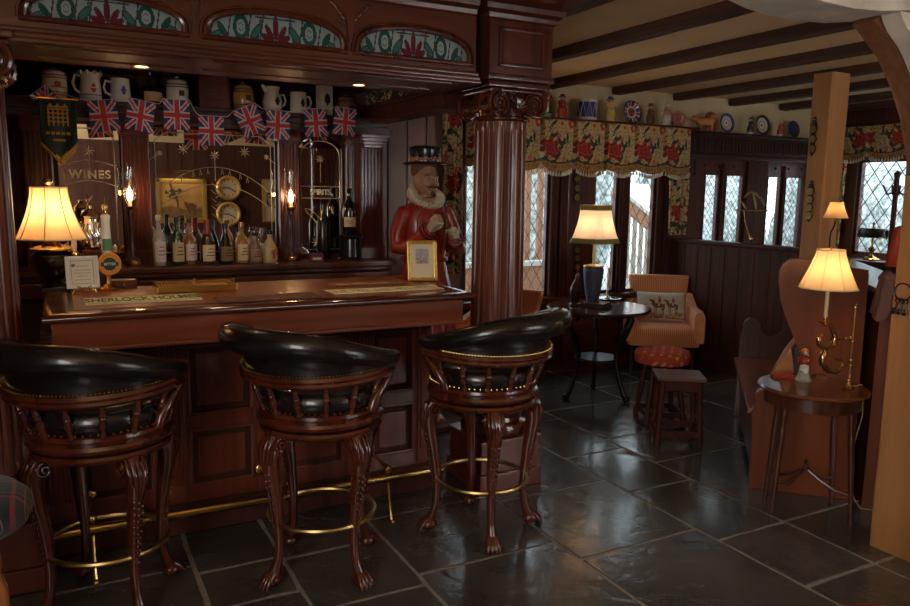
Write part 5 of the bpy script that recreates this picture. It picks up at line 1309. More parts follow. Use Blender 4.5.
# cow jug
x=W(706,118,y=5.49).x; t=thing('cow_ornament','orange glazed cow shaped jug on the shelf in the corner','ornament',(x,5.49,ZP2),D(-10))
b=B(); b.tube([(-.10,0,.085),(-.06,0,.095),(0,0,.092),(.06,0,.095),(.085,0,.085)],[.035,.044,.042,.045,.03],14,sy=.8)
for (lx,ly) in ((-.07,-.02),(-.07,.02),(.06,-.02),(.06,.02)): b.tube([(lx,ly,.075),(lx+.003,ly,.035),(lx,ly,.004)],[.018,.011,.012],8)
b.tube([(-.09,0,.10),(-.125,0,.122),(-.15,0,.120),(-.168,0,.106)],[.026,.026,.022,.016],10)
for s in (-1,1): b.tube([(-.13,s*.015,.14),(-.128,s*.035,.152)],[.009,.004],6)
b.tube([(.095,0,.11),(.115,0,.14),(.09,0,.165),(.05,0,.145)],.006,6)
cw=obj('body',b,PM['toby_orange'],t,smooth=60); vox(cw,.005,1)
b=B(); b.lathe([(.016,0),(.018,.006),(.008,.012),(.006,.02),(.0001,.022)],(0,0,.13),12); obj('lid',b,PM['toby_brown'],t)
b=B(); b.box(-.10,.09,-.03,.03,0,.008,.003); obj('base',b,PM['toby_green'],t)
plate(711,111,.098,'dark red plate standing behind the orange cow',['toby_brown','toby_red'],pat=3,z=ZP2)
plate(726.5,117,.095,'blue and white ringed plate right of the orange cow',['toby_white','toby_blue'],pat=2,y=5.50,z=ZP2)
figurine(0,'dark china toby figure before the black ringed plate on the shelf',.15,'toby_dark','toby_dark','toby_white','sit',x=W(751,120,y=5.45).x,y=5.45,z=ZP2,legs='toby_dark')
plate(762,121,.105,'white plate with black rings and red centre on the dark shelf',['toby_white','toby_dark','toby_red'],pat=2,z=ZP2)
figurine(0,'red and white china figure between two ringed plates on the shelf',.155,'toby_red','toby_white','toby_white','sit',x=W(781,123,y=5.47).x,y=5.47,z=ZP2,legs='toby_red')
plate(793,124,.088,'dark blue plate in shadow, nearest the pine post',['toby_blue','toby_dark'],pat=2,z=ZP2)
# ================================================================== POSTS AND BRACE
def rough_post(t,x0,x1,y0,y1,z0,z1,m,name='post'):
    b=B(); n=16; rr=[]
    for i in range(n+1):
        z=lerp(z0,z1,i/n); j=lambda q:(hsh(i,x0*7,q)-.5)*.006; c=.010
        rr.append([(x0+c,y0+j(1),z),(x1-c,y0+j(2),z),(x1+j(3),y0+c,z),(x1+j(4),y1-c,z),(x1-c,y1+j(5),z),(x0+c,y1+j(6),z),(x0+j(7),y1-c,z),(x0+j(8),y0+c,z)])
    b.loft(rr); return obj(name,b,m,t,world=True,smooth=30)
t=thing('timber_post','square pine post hung with horse brasses between the leaded lights and the arch','post',(5.1,3.76,0)); rough_post(t,4.99,5.19,3.68,3.845,0,2.515,POST)
t=thing('arched_post','broad pine post with curved brace rising to the beam at the right edge','post',(3.4,1.9,0)); rough_post(t,3.28,3.52,1.72,2.03,0,2.3,POST)
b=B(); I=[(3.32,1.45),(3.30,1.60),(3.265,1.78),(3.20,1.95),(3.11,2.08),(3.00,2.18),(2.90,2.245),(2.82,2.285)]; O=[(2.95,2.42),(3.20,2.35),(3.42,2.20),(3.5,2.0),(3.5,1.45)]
b.prism(I+O,'y',1.92,2.02,.008); obj('brace',b,wood('brace_oak',(.26,.105,.045),(.14,.055,.025),rough=.7,coat=0),t,world=True,smooth=30)  # dark wood like the beams, its brown deepened to stand for shade
b=B(); I=[(W(px,py,y=1.915).x,W(px,py,y=1.915).z) for px,py in ((880,14),(883,24),(887,32),(892,39),(898,47),(904,58),(909,72),(913,88))]
b.prism(I+[(3.32,1.72),(3.5,1.72),(3.5,2.30),(3.0,2.30)],'y',1.835,1.915,.004); obj('knee_brace',b,PALE,t,world=True,smooth=30)
b=B(); I=[(W(px,py,y=2.05).x,W(px,py,y=2.05).z) for px,py in ((700,-10),(728,0),(745,8),(768,15),(798,21),(825,23),(850,22),(882,19),(930,10))]
rr=[]
b.prism(I+[(3.9,2.6),(1.6,2.6)],'y',1.82,2.05,.012); tag(obj('timber_beam',b,PALE,smooth=30),'pale rough hewn timber beam crossing the top right corner','beam')
# horse brasses on leather straps
def brass_strap(x,y,zt,label,n,axis,face=-1,grp='leather straps of horse brasses',dy=.066,r=.026):
    t=thing('horse_brasses',label,'horse brasses',(x,y,zt),0,grp); L_=.05+n*dy
    T=Matrix.Rotation(-PI/2,4,'Z') if axis=='x' else Matrix.Identity(4)
    b=B(); b.T=T; P=[]
    pts=[(-.010,0)]
    for i in range(n): z=-.05-dy*(i+.5); pts+=[(-r-.004,z+r*.3),(-r-.006,z),(-r-.004,z-r*.3),(-.014,z-dy*.48)]
    full=pts+[(0,-L_-.02)]+[(-a,c) for a,c in pts[::-1]]
    b.prism(full[::-1],'y',-.008,-.002,.001); b.tube([(0,-.012,0),(0,-.012,-.05)],.007,6); st=obj('strap',b,flat('strap_leather',(.02,.012,.01),.45),t)
    for i in range(n):
        z=-.05-dy*(i+.5); M=Matrix.Translation((0,-.010,z))@Matrix.Rotation(PI/2,4,'X')
        b=B(); b.T=T@M; b.lathe([(r*.72,0),(r*.80,.004),(r,.004),(r,0)],n=24); b.ball((0,0,.003),r*.30,10,6,(1,1,.4))
        for k in range(6+i%2*2):
            a=k*2*PI/(6+i%2*2); b.tube([(r*.25*cos(a),r*.25*sin(a),.003),(r*.78*cos(a),r*.78*sin(a),.003)],[.0035,.0022],5)
        obj('brass',b,DULLB,t)
    b=B(); b.T=T; b.lathe([(.008,0),(.010,.004),(.003,.01),(.006,.022),(.0001,.026)],(0,-.010,-.02),10); b.ball((0,-.010,.006),.008); obj('hanger',b,DULLB,t)
q=W(815,120,x=4.985); brass_strap(4.985,q.y,q.z+.02,'upper strap of three horse brasses on the pine post',3,'x',dy=.072)
q=W(812,182,x=4.985); brass_strap(4.985,q.y,q.z+.01,'lower strap of four horse brasses on the pine post',4,'x',dy=.060,r=.025)
q=W(577,172,y=5.57); brass_strap(q.x,5.565,q.z+.03,'strap of horse brasses on the wood panel above the window table lamp',3,'y',dy=.083,r=.028)
q=W(577,246,y=5.57); brass_strap(q.x,5.565,q.z+.05,'strap of horse brasses half hidden behind the blue urn lamp',4,'y',dy=.075,r=.027)
q=W(902,280,y=1.71)
# iron key ring on the near post
q=W(905,284,x=3.272); t=thing('iron_keys','black iron ring with hanging keys on the broad post at the right edge','keys',(3.272,q.y,q.z))
b=B(); b.tube([(-.010,.038*cos(a)-.0,.038*sin(a)-.035) for a in [i*2*PI/24 for i in range(24)]],.0035,6,closed=True); obj('ring',b,BLACKW,t)
for k in range(3):
    b=B(); y=-.018+.018*k; b.T=Matrix.Translation((-.012,y,-.075))@Matrix.Rotation(.15*(k-1),4,'X'); b.tube([(0,.010*cos(a),.010*sin(a)) for a in [i*PI/6 for i in range(12)]],.003,5,closed=True); b.tube([(0,0,-.010),(0,0,-.062)],.004,6); b.box(-.003,.003,0,.016,-.062,-.048); b.box(-.003,.003,0,.012,-.044,-.036); obj('key',b,BLACKW,t)
# ================================================================== WINDOW TABLE GROUP
TX,TY,TZ=3.74,4.66,.74
t=thing('round_pub_table','round dark pub table on black cast iron legs before the window','table',(TX,TY,0))
b=B(); b.lathe([(.0001,.712),(.38,.712),(.405,.718),(.41,.728),(.402,.738),(.0001,.74)],n=64); obj('tabletop',b,wood('pub_table_top',(.13,.045,.025),(.05,.018,.012),rough=.16,axis='x',coat=.8,scale=.6),t,smooth=40)
for k in range(3):
    a=D(-65+120*k); b=B(); b.T=Matrix.Rotation(a,4,'Z')
    b.tube([(.27,0,.700),(.275,0,.66),(.235,0,.55),(.175,0,.42),(.165,0,.32),(.19,0,.20),(.235,0,.08),(.255,0,.045)],[.030,.034,.032,.024,.020,.018,.020,.024],10,sy=.7)
    b.ball((.268,0,.028),.030,10,8,(1.25,.9,.9)); b.ball((.255,0,.60),.030,10,8,(.8,.9,1.3)); b.tube([(.20,-.02,.62),(.15,-.01,.67),(.10,0,.70)],.014,6)
    for s in (-1,1): b.tube([(.205+.03*cos(q*.7),s*.016,.50+.03*sin(q*.7)) for q in range(8)],.007,6)
    obj('leg',b,BLACKW,t,smooth=60)
b=B(); b.lathe([(.0001,.318),(.165,.318),(.175,.325),(.17,.335),(.0001,.338)],n=36); obj('lower_shelf',b,BLACKW,t,smooth=40)
b=B(); b.lathe([(.29,.692),(.33,.692),(.33,.712),(.29,.712),(.29,.692)],n=40); obj('apron_ring',b,BLACKW,t,smooth=40)
# lamp: square cut-cornered shade on a blue urn
q=W(595,300,z=TZ); lx,ly=W(595,236,y=4.72).x-.0,4.72
t=thing('window_table_lamp','lamp with a cut-cornered cream shade banded in green on a blue textured urn','lamp',(lx,ly,TZ),D(20))
b=B(); b.box(-.075,.075,-.065,.065,0,.014,.003); b.box(-.065,.065,-.055,.055,.014,.022,.003); obj('base',b,DARK,t)
b=B(); b.lathe([(.042,.022),(.048,.03),(.050,.05),(.066,.14),(.078,.24),(.082,.285),(.078,.30),(.060,.308)],n=28); obj('urn',b,flat('blue_urn',(.075,.085,.16),.5,bump=.9,scale=70,var=.35),t,smooth=60)
b=B(); b.lathe([(.070,.306),(.084,.312),(.082,.320),(.05,.326),(.012,.33),(.010,.50)],n=28); obj('collar',b,GOLD,t,smooth=50)
def sq_ring(h,c,z): # cut-cornered square
    return [(h-c,-h,z),(h,-h+c,z),(h,h-c,z),(h-c,h,z),(-h+c,h,z),(-h,h-c,z),(-h,-h+c,z),(-h+c,-h,z)]
zb=W(595,243,y=4.72).z-TZ; zt=W(595,205,y=4.72).z-TZ; hb,ht=.160,.098
def hh(v): return hb+(ht-hb)*(1-(1-v)**1.8)
b=B(); b.loft([sq_ring(hh(v),hh(v)*.30,lerp(zb,zt,v)) for v in [i/12 for i in range(13)]],cap=False); sh=obj('lamp_shade',b,SHADE2,t,smooth=20)
OL=flat('olive_braid',(.30,.24,.07),.8)
for v0,v1 in ((0,.13),(.86,1.0)):
    b=B(); b.loft([sq_ring(hh(v)+.0025,hh(v)*.30,lerp(zb,zt,v)) for v in (v0,lerp(v0,v1,.5),v1)],cap=False); bb_=obj('braid',b,OL,sh,smooth=20,solid=.002)
b=B(); b.ball((0,0,lerp(zb,zt,.45)),.024,12,8); obj('bulb',b,BULB,t)
point('window_lamp_light',(lx,ly,TZ+lerp(zb,zt,.45)),LAMP2,(1,.66,.36),.03)
# brass candle dish
p=W(610.5,300,z=TZ); t=thing('candle_dish','silver and brass candle dish on the round pub table','candlestick',(p.x-.01,p.y+.03,TZ))
b=B(); b.lathe([(.0001,0),(.05,0),(.10,.008),(.112,.016),(.108,.018),(.05,.008),(.0001,.006)],n=40); obj('dish',b,CHROME,t,smooth=60)
b=B(); b.lathe([(.028,.006),(.022,.012),(.010,.02),(.008,.05),(.014,.055),(.014,.065),(.009,.07)],n=20); obj('stem',b,BRASS,t,smooth=50)
b=B(); b.lathe([(.009,.07),(.009,.27),(.0001,.272)],n=14); obj('candle',b,IVORY,t)
p=W(592,302,z=TZ); 
for k in range(2):
    b=B(); b.box(-.085,.085,-.06,.06,.002,.020,.003); b.mi=1; b.box(-.083,.086,-.058,.058,.004,.017); o=obj('book',b,[flat('book_cover_%d'%k,(.10,.04,.03) if k else (.05,.06,.08),.6),IVORY]); o.location=(lx-.02-.0*k,ly-.125,TZ+.0005+.0205*k); o.rotation_euler=(0,0,.35+.2*k)
    tag(o,['lower of two dark books beside the blue urn lamp','upper of two dark books beside the blue urn lamp'][k],'book')
# bronze rider/elephant silhouettes
p=W(575,300,z=TZ); t=thing('bronze_figure','dark carved bronze animal figure with a raised head left of the blue urn lamp','figurine',(W(574,280,y=4.78).x,4.76,TZ),D(10))
b=B(); b.lathe([(.045,0),(.046,.012),(.040,.02)],n=20); b.tube([(0,0,.02),(-.005,0,.07),(.0,0,.12),(.012,0,.17),(.02,0,.20)],[.032,.036,.045,.035,.022],12); b.tube([(-.03,0,.13),(-.045,-.01,.10),(-.045,-.01,.03)],[.02,.015,.012],8); b.ball((.022,-.005,.22),.024,12,8,(1,1,1.2)); b.tube([(.02,0,.24),(.03,0,.27),(.02,0,.30)],[.012,.008,.006],8)
o_=obj('figure',b,flat('bronze',(.06,.03,.018),.35,metal=.4),t,smooth=60); vox(o_,.005,2)
# ---- armchairs
def stripe_fab(name,ax='x'):
    m,nt,p=_mat(name); setp(p,rough=.85,sheen=.2); L=nt.links.new
    tc=nt.nodes.new('ShaderNodeTexCoord'); wv=nt.nodes.new('ShaderNodeTexWave'); wv.inputs['Scale'].default_value=17; wv.inputs['Distortion'].default_value=.6; wv.bands_direction=ax.upper()
    r=nt.nodes.new('ShaderNodeValToRGB'); e=r.color_ramp.elements; e[0].position=.25; e[0].color=(.52,.16,.06,1); e[1].position=.75; e[1].color=(.78,.34,.15,1)
    L(tc.outputs['Object'],wv.inputs['Vector']); L(wv.outputs['Fac'],r.inputs['Fac']); L(r.outputs['Color'],p.inputs['Base Color']); return m
FAB=stripe_fab('striped_upholstery'); FABY=stripe_fab('striped_upholstery_arm','y')
def armchair(loc,rz,label):
    t=thing('armchair',label,'armchair',loc,rz,'orange striped tub armchairs by the round pub table'); t.scale=(.94,.94,1)
    for (x,y) in ((-.29,-.25),(.29,-.25)):
        b=B(); b.lathe([(.014,0),(.020,.012),(.013,.03),(.015,.05),(.022,.07),(.014,.09),(.018,.12),(.022,.17),(.014,.20),(.020,.215),(.023,.23),(.023,.29)],(x,y,0),14); obj('leg',b,TABLEW,t,smooth=60)
    for s in (-1,1):
        b=B(); b.tube([(s*.24,.27,0),(s*.23,.24,.14),(s*.22,.22,.29)],[.015,.018,.022],8); obj('leg',b,TABLEW,t)
    # seat rail following the bowed front
    def fr(x,o=0): return -.31-.045*(1-(x/.34)**2)-o
    n=20; pts=[(lerp(-.335,.335,i/n),fr(lerp(-.335,.335,i/n))) for i in range(n+1)]+[(.33,.26),(-.33,.26)]
    b=B(); b.prism(pts,'z',.265,.345,.012); obj('seat_rail',b,FAB,t,smooth=40)
    b=B(); rings=[]
    for v,o in ((.34,0),(.375,.012),(.41,.006),(.435,-.03),(.447,-.09),(.45,-.16)):
        sh_=1-max(0,-o)*1.6; rings.append([(x*sh_*.84,(fr(x)-o if y<0 else y)+(-2*0) if y<0 else y+o*.3,v) for x,y in pts[:n+1]]+[(.33*.84*sh_,.20,v),(-.33*.84*sh_,.20,v)])
    b.loft(rings); obj('seat',b,FAB,t,smooth=60)
    # arms
    for s in (-1,1):
        b=B(); rings=[]
        for i in range(13):
            u=i/12; y=lerp(-.32,.24,u); h=lerp(.600,.70,max(0,(u-.45)/.55)**1.5); w=.045; x=s*lerp(.325,.30,u); top=h
            if i==0: top-=.02
            rings.append([(x-w,y,.30),(x+w,y,.30),(x+w*1.1,y,top-.05),(x+w*.8,y,top-.012),(x,y,top),(x-w*.8,y,top-.012),(x-w*1.05,y,top-.05)])
        b.loft(rings); obj('arm',b,FABY,t,smooth=50)
        b=B(); b.tube([(s*.325+dx,-.323,z) for dx,z in ((-.045,.31),(-.047,.54),(-.03,.572),(0,.58),(.03,.572),(.047,.54),(.045,.31))],.006,6); obj('piping',b,FABY,t)
    # flared back
    b=B(); rings=[]
    for i in range(11):
        u=i/10; z=lerp(.36,.855,u); w=lerp(.245,.305,u); y=lerp(.16,.27,u); d=.05; cr=.02
        rings.append([(-w,y+.02,z),(-w*.5,y+cr,z),(0,y+cr+.01,z),(w*.5,y+cr,z),(w,y+.02,z),(w,y+d+.03,z),(0,y+d+.05,z),(-w,y+d+.03,z)])
    b.loft(rings); o=obj('backrest',b,FAB,t,smooth=50); mm=o.modifiers.new('soften','BEVEL'); mm.width=.012; mm.segments=3; mm.limit_method='ANGLE'
    return t
acx,acy=4.95,5.25
armchair((acx,acy,0),D(-36),'orange striped armchair holding the hunting scene cushion in the window corner')
armchair((2.96,5.02,0),D(-68)+D(0),'orange striped armchair mostly hidden behind the right bar stool')
# hunting cushion
HC=[flat('cushion_linen',(.62,.56,.46),.9),flat('cushion_brown',(.20,.085,.035),.9),flat('cushion_red',(.50,.05,.03),.9),flat('cushion_tan',(.36,.24,.12),.9),flat('cushion_white',(.68,.64,.56),.9)]
def hunt(u,v):
    def e(cx,cy,rx,ry): return ((u-cx)/rx)**2+((v-cy)/ry)**2<1
    def horse(cx,cy,s):
        if e(cx,cy,.11*s,.10*s) or e(cx-.11*s,cy+.10*s,.035*s,.12*s) or e(cx-.15*s,cy+.19*s,.055*s,.04*s): return 1
        for dx in (-.08,-.05,.06,.09):
            if abs(u-(cx+dx*s)-(.25*(cy-v)*.3 if dx>0 else 0))<.010*s and cy-.34*s<v<cy: return 1
        if abs(u-(cx+.12*s))<.014 and cy-.15*s<v<cy+.05: return 1
        return None
    for (cx,cy,s) in ((.43,.44,1),(.72,.46,.9),(.14,.30,.62)):
        if e(cx+.02,cy+.20*s,.030*s,.11*s): return 2
        if e(cx+.02,cy+.35*s,.018*s,.035*s): return 3
        if abs(u-cx-.01)<.018*s and cy-.02<v<cy+.10*s:return 4
        h=horse(cx,cy,s)
        if h is not None:return h
    if v<.14+.04*sin(u*9) and hsh(int(u*40),int(v*26))>.45: return 3
    if v<.2 and hsh(int(u*50),int(v*30))>.85:return 1
    return 0
Mc=local((acx,acy,0),D(-36))@Matrix.Translation((.0,.02,.455))@Matrix.Rotation(-.33,4,'X')
t=thing('hunting_cushion','cream oblong cushion woven with mounted huntsmen on brown horses on the armchair','cushion',tuple(Mc.translation),D(-36))
b=B(); b.T=Matrix.Rotation(-.33,4,'X'); cw,ch=.225,.255
def cpos(u,v,s):
    x=(u-.5)*2; z=(v-.5)*2; th=.055*(max(0,1-x**4)*max(0,1-z**4))**.5+.004; k=1-.05*(1-abs(x))*abs(z)**3-.0
    return (x*cw*(1-.05*(1-abs(z)**2)),s*th-.06,.13+z*ch/2*(1-.06*(1-abs(x)**2)))
b.grid(64,40,lambda u,v:cpos(u,v,-1),hunt); b.grid(32,20,lambda u,v:cpos(1-u,v,1),lambda u,v:0); obj('cover',b,HC,t,smooth=60)
b=B(); b.T=Matrix.Rotation(-.33,4,'X'); P=[]
for i in range(40):
    u=i/10%1; k=i//10; uv=[(u,0),(1,u),(1-u,1),(0,1-u)][k]; P.append(cpos(uv[0],uv[1],0))
b.tube(P,.005,6,closed=True); obj('piping',b,HC[3],t)
# ---- red stool and square stool
def dotted():
    m,nt,p=_mat('red_dotted_fabric'); setp(p,rough=.8); L=nt.links.new
    tc=nt.nodes.new('ShaderNodeTexCoord'); sp=nt.nodes.new('ShaderNodeSeparateXYZ'); L(tc.outputs['Object'],sp.inputs[0])
    def mth(op,a,b_=None):
        n=nt.nodes.new('ShaderNodeMath'); n.operation=op
        for i,v in enumerate((a,b_)):
            if v is None: continue
            if isinstance(v,(int,float)): n.inputs[i].default_value=v
            else: L(v,n.inputs[i])
        return n.outputs[0]
    X=mth('DIVIDE',sp.outputs['X'],.042); Y=mth('DIVIDE',mth('ADD',sp.outputs['Y'],mth('MULTIPLY',sp.outputs['Z'],.9)),.042)
    a=mth('ABSOLUTE',mth('SUBTRACT',mth('FRACT',mth('MULTIPLY',mth('ADD',X,Y),.5)),.5)); c=mth('ABSOLUTE',mth('SUBTRACT',mth('FRACT',mth('MULTIPLY',mth('SUBTRACT',X,Y),.5)),.5))
    f=mth('MULTIPLY',mth('LESS_THAN',a,.2),mth('LESS_THAN',c,.2))
    mx=nt.nodes.new('ShaderNodeMixRGB'); L(f,mx.inputs[0]); mx.inputs[1].default_value=(.46,.055,.025,1); mx.inputs[2].default_value=(.62,.34,.12,1); L(mx.outputs[0],p.inputs['Base Color']); return m
RS=Vector((W(663,352,z=.50).x,W(663,352,z=.50).y,0)); RS.y=3.98;RS.x=3.79
t=thing('red_round_stool','round stool with red fabric seat dotted with gold diamonds before the armchair','stool',tuple(RS))
b=B(); b.lathe([(.15,.425),(.188,.428),(.196,.44),(.197,.49),(.190,.508),(.15,.520),(.0001,.524)],n=48); st=obj('seat',b,dotted(),t,smooth=60)
for k in range(4):
    a=D(20+90*k); b=B(); p0=Vector((.19*cos(a),.19*sin(a),0));p1=Vector((.12*cos(a),.12*sin(a),.43)); d=p1-p0
    b.lathe([(.020,0),(.022,.06),(.014,.08),(.019,.12),(.022,.2),(.018,.3),(.013,.33),(.018,.36),(.020,d.length)],p0,12,d.to_track_quat('Z','Y').to_matrix().to_4x4()); obj('leg',b,DARK,t,smooth=60)
for k in range(4):
    a=D(20+90*k);a2=a+PI/2;r=.178; b=B(); b.box(0,math.hypot(r*(cos(a)-cos(a2)),r*(sin(a)-sin(a2))),-.012,.012,.05,.085); b.bm.transform(Matrix.Translation((r*cos(a),r*sin(a),0))@Matrix.Rotation(math.atan2(sin(a2)-sin(a),cos(a2)-cos(a)),4,'Z')); obj('stretcher',b,DARK,t)
# square stool
sq0=W(656,381,z=.45); sq1=W(704,383,z=.45); sq2=W(697,367,z=.45)
ctr=(W(679,374,z=.45)); rz=math.atan2(sq1.y-sq0.y,sq1.x-sq0.x)
t=thing('joint_stool','small dark oak stool with square top and turned legs before the red stool','stool',(ctr.x,ctr.y,0),rz)
b=B(); b.box(-.155,.155,-.135,.135,.43,.452,.006); obj('top',b,wood('worn_oak',(.22,.12,.09),(.12,.06,.045),rough=.3,axis='x'),t)
b=B()
for q in ((-.13,.13,-.115,-.098),(-.13,.13,.098,.115),(-.13,-.113,-.11,.11),(.113,.13,-.11,.11)): b.box(q[0],q[1],q[2],q[3],.36,.43,.002)
obj('apron',b,DARK,t)
for sx in (-1,1):
    for sy in (-1,1):
        b=B(); p0=Vector((sx*.135,sy*.12,0));p1=Vector((sx*.115,sy*.10,.43)); d=p1-p0
        b.lathe([(.018,0),(.020,.03),(.018,.05),(.020,.11),(.020,.12),(.012,.135),(.022,.165),(.013,.19),(.021,.22),(.022,.26),(.013,.29),(.019,.31),(.020,d.length)],p0,12,d.to_track_quat('Z','Y').to_matrix().to_4x4()); obj('leg',b,DARK,t,smooth=60)
for q in ((-.13,.13,-.128,-.108),(-.13,.13,.108,.128),(-.142,-.122,-.11,.11),(.122,.142,-.11,.11)):
    b=B(); b.box(q[0],q[1],q[2],q[3],.055,.095,.003); obj('stretcher',b,DARK,t)
# ================================================================== SETTLE AND SIDE TABLE
# high-backed settle: stands on the diagonal, against a low partition between the two posts
SO=Vector((3.335,2.776,0)); SA=-PI/4
t=thing('settle','high-backed wooden settle with scrolled ends and polished red seat behind the side table','settle',tuple(SO),SA)
b=B(); P=[(0,0),(0,.30),(-.015,.42),(0,.47)]+[(.048-.052*cos(a),.525+.052*sin(a)) for a in [i*PI/9-.6 for i in range(11)]]
P+=[(.12,.50),(.17,.50),(.215,.56),(.235,.66),(.225,.76),(.175,.86),(.125,.97),(.09,1.07),(.072,1.16),(.075,1.22),(.092,1.262),(.125,1.285),(.19,1.29),(.50,1.245),(.515,0)]
b.prism(P[::-1],'y',-.02,.02,.006); obj('near_end',b,SETTLE,t,smooth=30)
b=B(); P=[(0,0),(0,.60),(.02,.66)]+[(.078-.058*cos(a),.69+.058*sin(a)) for a in [i*PI/9-.3 for i in range(11)]]+[(.15,.64),(.19,.605),(.25,.62),(.30,.67),(.36,.76),(.42,.90),(.46,1.10),(.515,1.20),(.515,0)]
b.prism(P[::-1],'y',1.43,1.47,.006); obj('far_end',b,TABLEW,t,smooth=30)
b=B(); b.box(-.03,.46,.02,1.43,.42,.45,.006); obj('seat',b,wood('settle_seat_wood',(.36,.09,.035),(.18,.04,.016),rough=.3,axis='y',scale=.6,coat=.2),t,smooth=30)
b=B(); b.box(.02,.045,.02,1.43,.06,.42); obj('seat_front',b,TABLEW,t)
b=B(); b.box(.475,.51,.02,1.43,.08,1.22); obj('back_panel',b,SETTLE,t)
MS=MW[t.name]
b=B(); b.T=MS
b.box(.56,.70,-.06,1.93,0,1.13); 
for i in range(1,12): b.box(.695,.703,-.06+i*.17,-.056+i*.17,.05,1.12)
struct('wall_diagonal',b,wood('partition_wood',(.16,.045,.02),(.07,.02,.01),rough=.35))
b=B(); b.T=MS; b.box(.53,.80,-.10,1.93,1.13,1.158,.006); tag(obj('partition_ledge',b,flat('grey_ledge',(.30,.27,.26),.35,coat=.3)),'pale grey ledge capping the low partition behind the glowing side lamp','ledge')
# leather saddle bag resting on the settle arm
t=thing('leather_saddle','tan leather saddle flap with dark panel and brass strap resting on the settle seat','saddle',tuple(MS@Vector((.2,.1,.45))),SA)
def sw(b): b.T=MS; return b
b=sw(B()); b.prism([(.03,.455),(.06,.56),(.10,.68),(.14,.78),(.19,.86),(.24,.90),(.29,.88),(.31,.78),(.27,.62),(.24,.455)][::-1],'y',.05,.12,.03); obj('flap',b,flat('tan_leather',(.42,.17,.06),.4,var=.25,scale=14,coat=.3),t,world=True,smooth=60)
b=sw(B()); b.prism([(.17,.80),(.22,.87),(.31,.84),(.36,.73),(.33,.60),(.27,.53),(.20,.60),(.19,.70)][::-1],'y',.025,.085,.02); obj('dark_panel',b,flat('dark_brown_leather',(.05,.025,.018),.45),t,world=True,smooth=60)
b=sw(B()); b.tube([(.235,.04,.97),(.25,.03,.90),(.30,.02,.80),(.335,.02,.68),(.33,.03,.56)],[.010,.013,.014,.013,.010],8); obj('strap',b,DULLB,t,world=True)
b=sw(B()); b.tube([(.30+.05*cos(a),.02,.50+.04*sin(a)) for a in [i*PI/8 for i in range(16)]],.008,8,closed=True); obj('stirrup',b,DULLB,t,world=True)
# side table
sc=Vector((3.322,2.418,0)); SZ=.672
LEGF=((3.31,2.64,0),(3.155,2.47,0),(3.55,2.42,0),(3.40,2.20,0))
t=thing('side_table','round topped side table with slender turned legs beside the broad pine post','table',tuple(sc),D(0))
b=B(); b.lathe([(.0001,.647),(.235,.647),(.25,.654),(.252,.662),(.245,.672),(.0001,.672)],n=64,sx=1.03,sy=1.03); obj('tabletop',b,TABLEX,t,smooth=40)
b=B(); b.lathe([(.21,.575),(.225,.58),(.225,.647),(.21,.647),(.21,.575)],n=48); obj('apron',b,TABLEW,t,smooth=40)
legp=[W(766,512,z=0),W(845,522,z=0),W(757,478,z=0),W(832,490,z=0)]
legp=[p-sc for p in (Vector((3.147,2.50,0))*1,Vector((3.41,2.237,0)),Vector((3.47,2.80,0)),Vector((3.64,2.50,0)))]
feet=[Vector(q)-sc for q in LEGF]; tops=[Vector((f.x*.80,f.y*.80,.62)) for f in feet]
for f,tp in zip(feet,tops):
    b=B(); d=tp-f
    b.lathe([(.008,0),(.013,.012),(.008,.03),(.010,.05),(.015,.075),(.009,.09),(.012,.12),(.016,.35),(.017,.45),(.011,.47),(.018,.49),(.019,.55),(.020,d.length)],f,14,d.to_track_quat('Z','Y').to_matrix().to_4x4()); obj('leg',b,TABLEW,t,smooth=60)
for f in feet:
    b=B(); b.tube([(f.x*.93,f.y*.93,.15),(f.x*.62,f.y*.62,.155),(f.x*.30,f.y*.30,.19),(0,0,.235)],[.008,.010,.009,.008],8); obj('stretcher',b,TABLEW,t)
b=B(); b.lathe([(.014,.225),(.018,.24),(.008,.255),(.012,.27),(.0001,.285)],n=14); obj('stretcher_finial',b,TABLEW,t)
SZ+=.0005
# brass scroll lamp: base, upright, arm and scroll with the candle-sleeve lamp
bp=W(845,381,z=SZ); t=thing('brass_scroll_lamp','brass table lamp with a large scroll arm, upright rod and glowing cream bell shade','lamp',(3.415,2.29,SZ))
Mi=MW[t.name].inverted()
def LW(px,py,y=2.29): v=Mi@W(px,py,y=y); return v
b=B(); b.lathe([(.030,0),(.032,.006),(.018,.014),(.010,.022),(.007,.035)],n=24); b.ball((0,0,.045),.010); b.ball((0,0,.07),.008)
top=LW(852,307); 
b.tube([(0,0,.03),(0,0,top.z)],.0052,10); b.lathe([(.006,top.z-.01),(.010,top.z-.004),(.006,top.z+.004),(.014,top.z+.010),(.014,top.z+.016),(.0001,top.z+.018)],n=16)
for z in (.12,.145,.24): b.ball((0,0,z),.009)
obj('upright',b,BRASS,t,smooth=60)
sx=LW(827,300).x; 
b=B(); A=LW(848,338); b.tube([(0,0,A.z),(sx+.055,0,A.z)],.005,8); b.ball((-.018,0,A.z),.008); b.ball((-.05,0,A.z),.009)
obj('arm',b,BRASS,t,smooth=60)
b=B()
Q=[LW(x_,y_) for x_,y_ in ((828,322),(832,328),(835,336),(833,345),(826,350),(819,345),(818,338),(822,334))]
Q2=[LW(x_,y_) for x_,y_ in ((826,350),(822,356),(822,364),(828,371),(836,372),(842,366),(841,360),(836,359))]
b.tube(Q,[.007,.010,.012,.013,.012,.010,.008,.005],8,sy=1.3); b.tube(Q2,[.012,.013,.013,.013,.012,.010,.008,.005],8,sy=1.3); b.tube([(Q2[5].x,0,Q2[5].z),(0,0,Q2[5].z+.004)],.005,8); obj('scroll',b,BRASS,t,smooth=60)
c0=LW(826,322); c1=LW(827,292); c0.x=sx;c1.x=sx
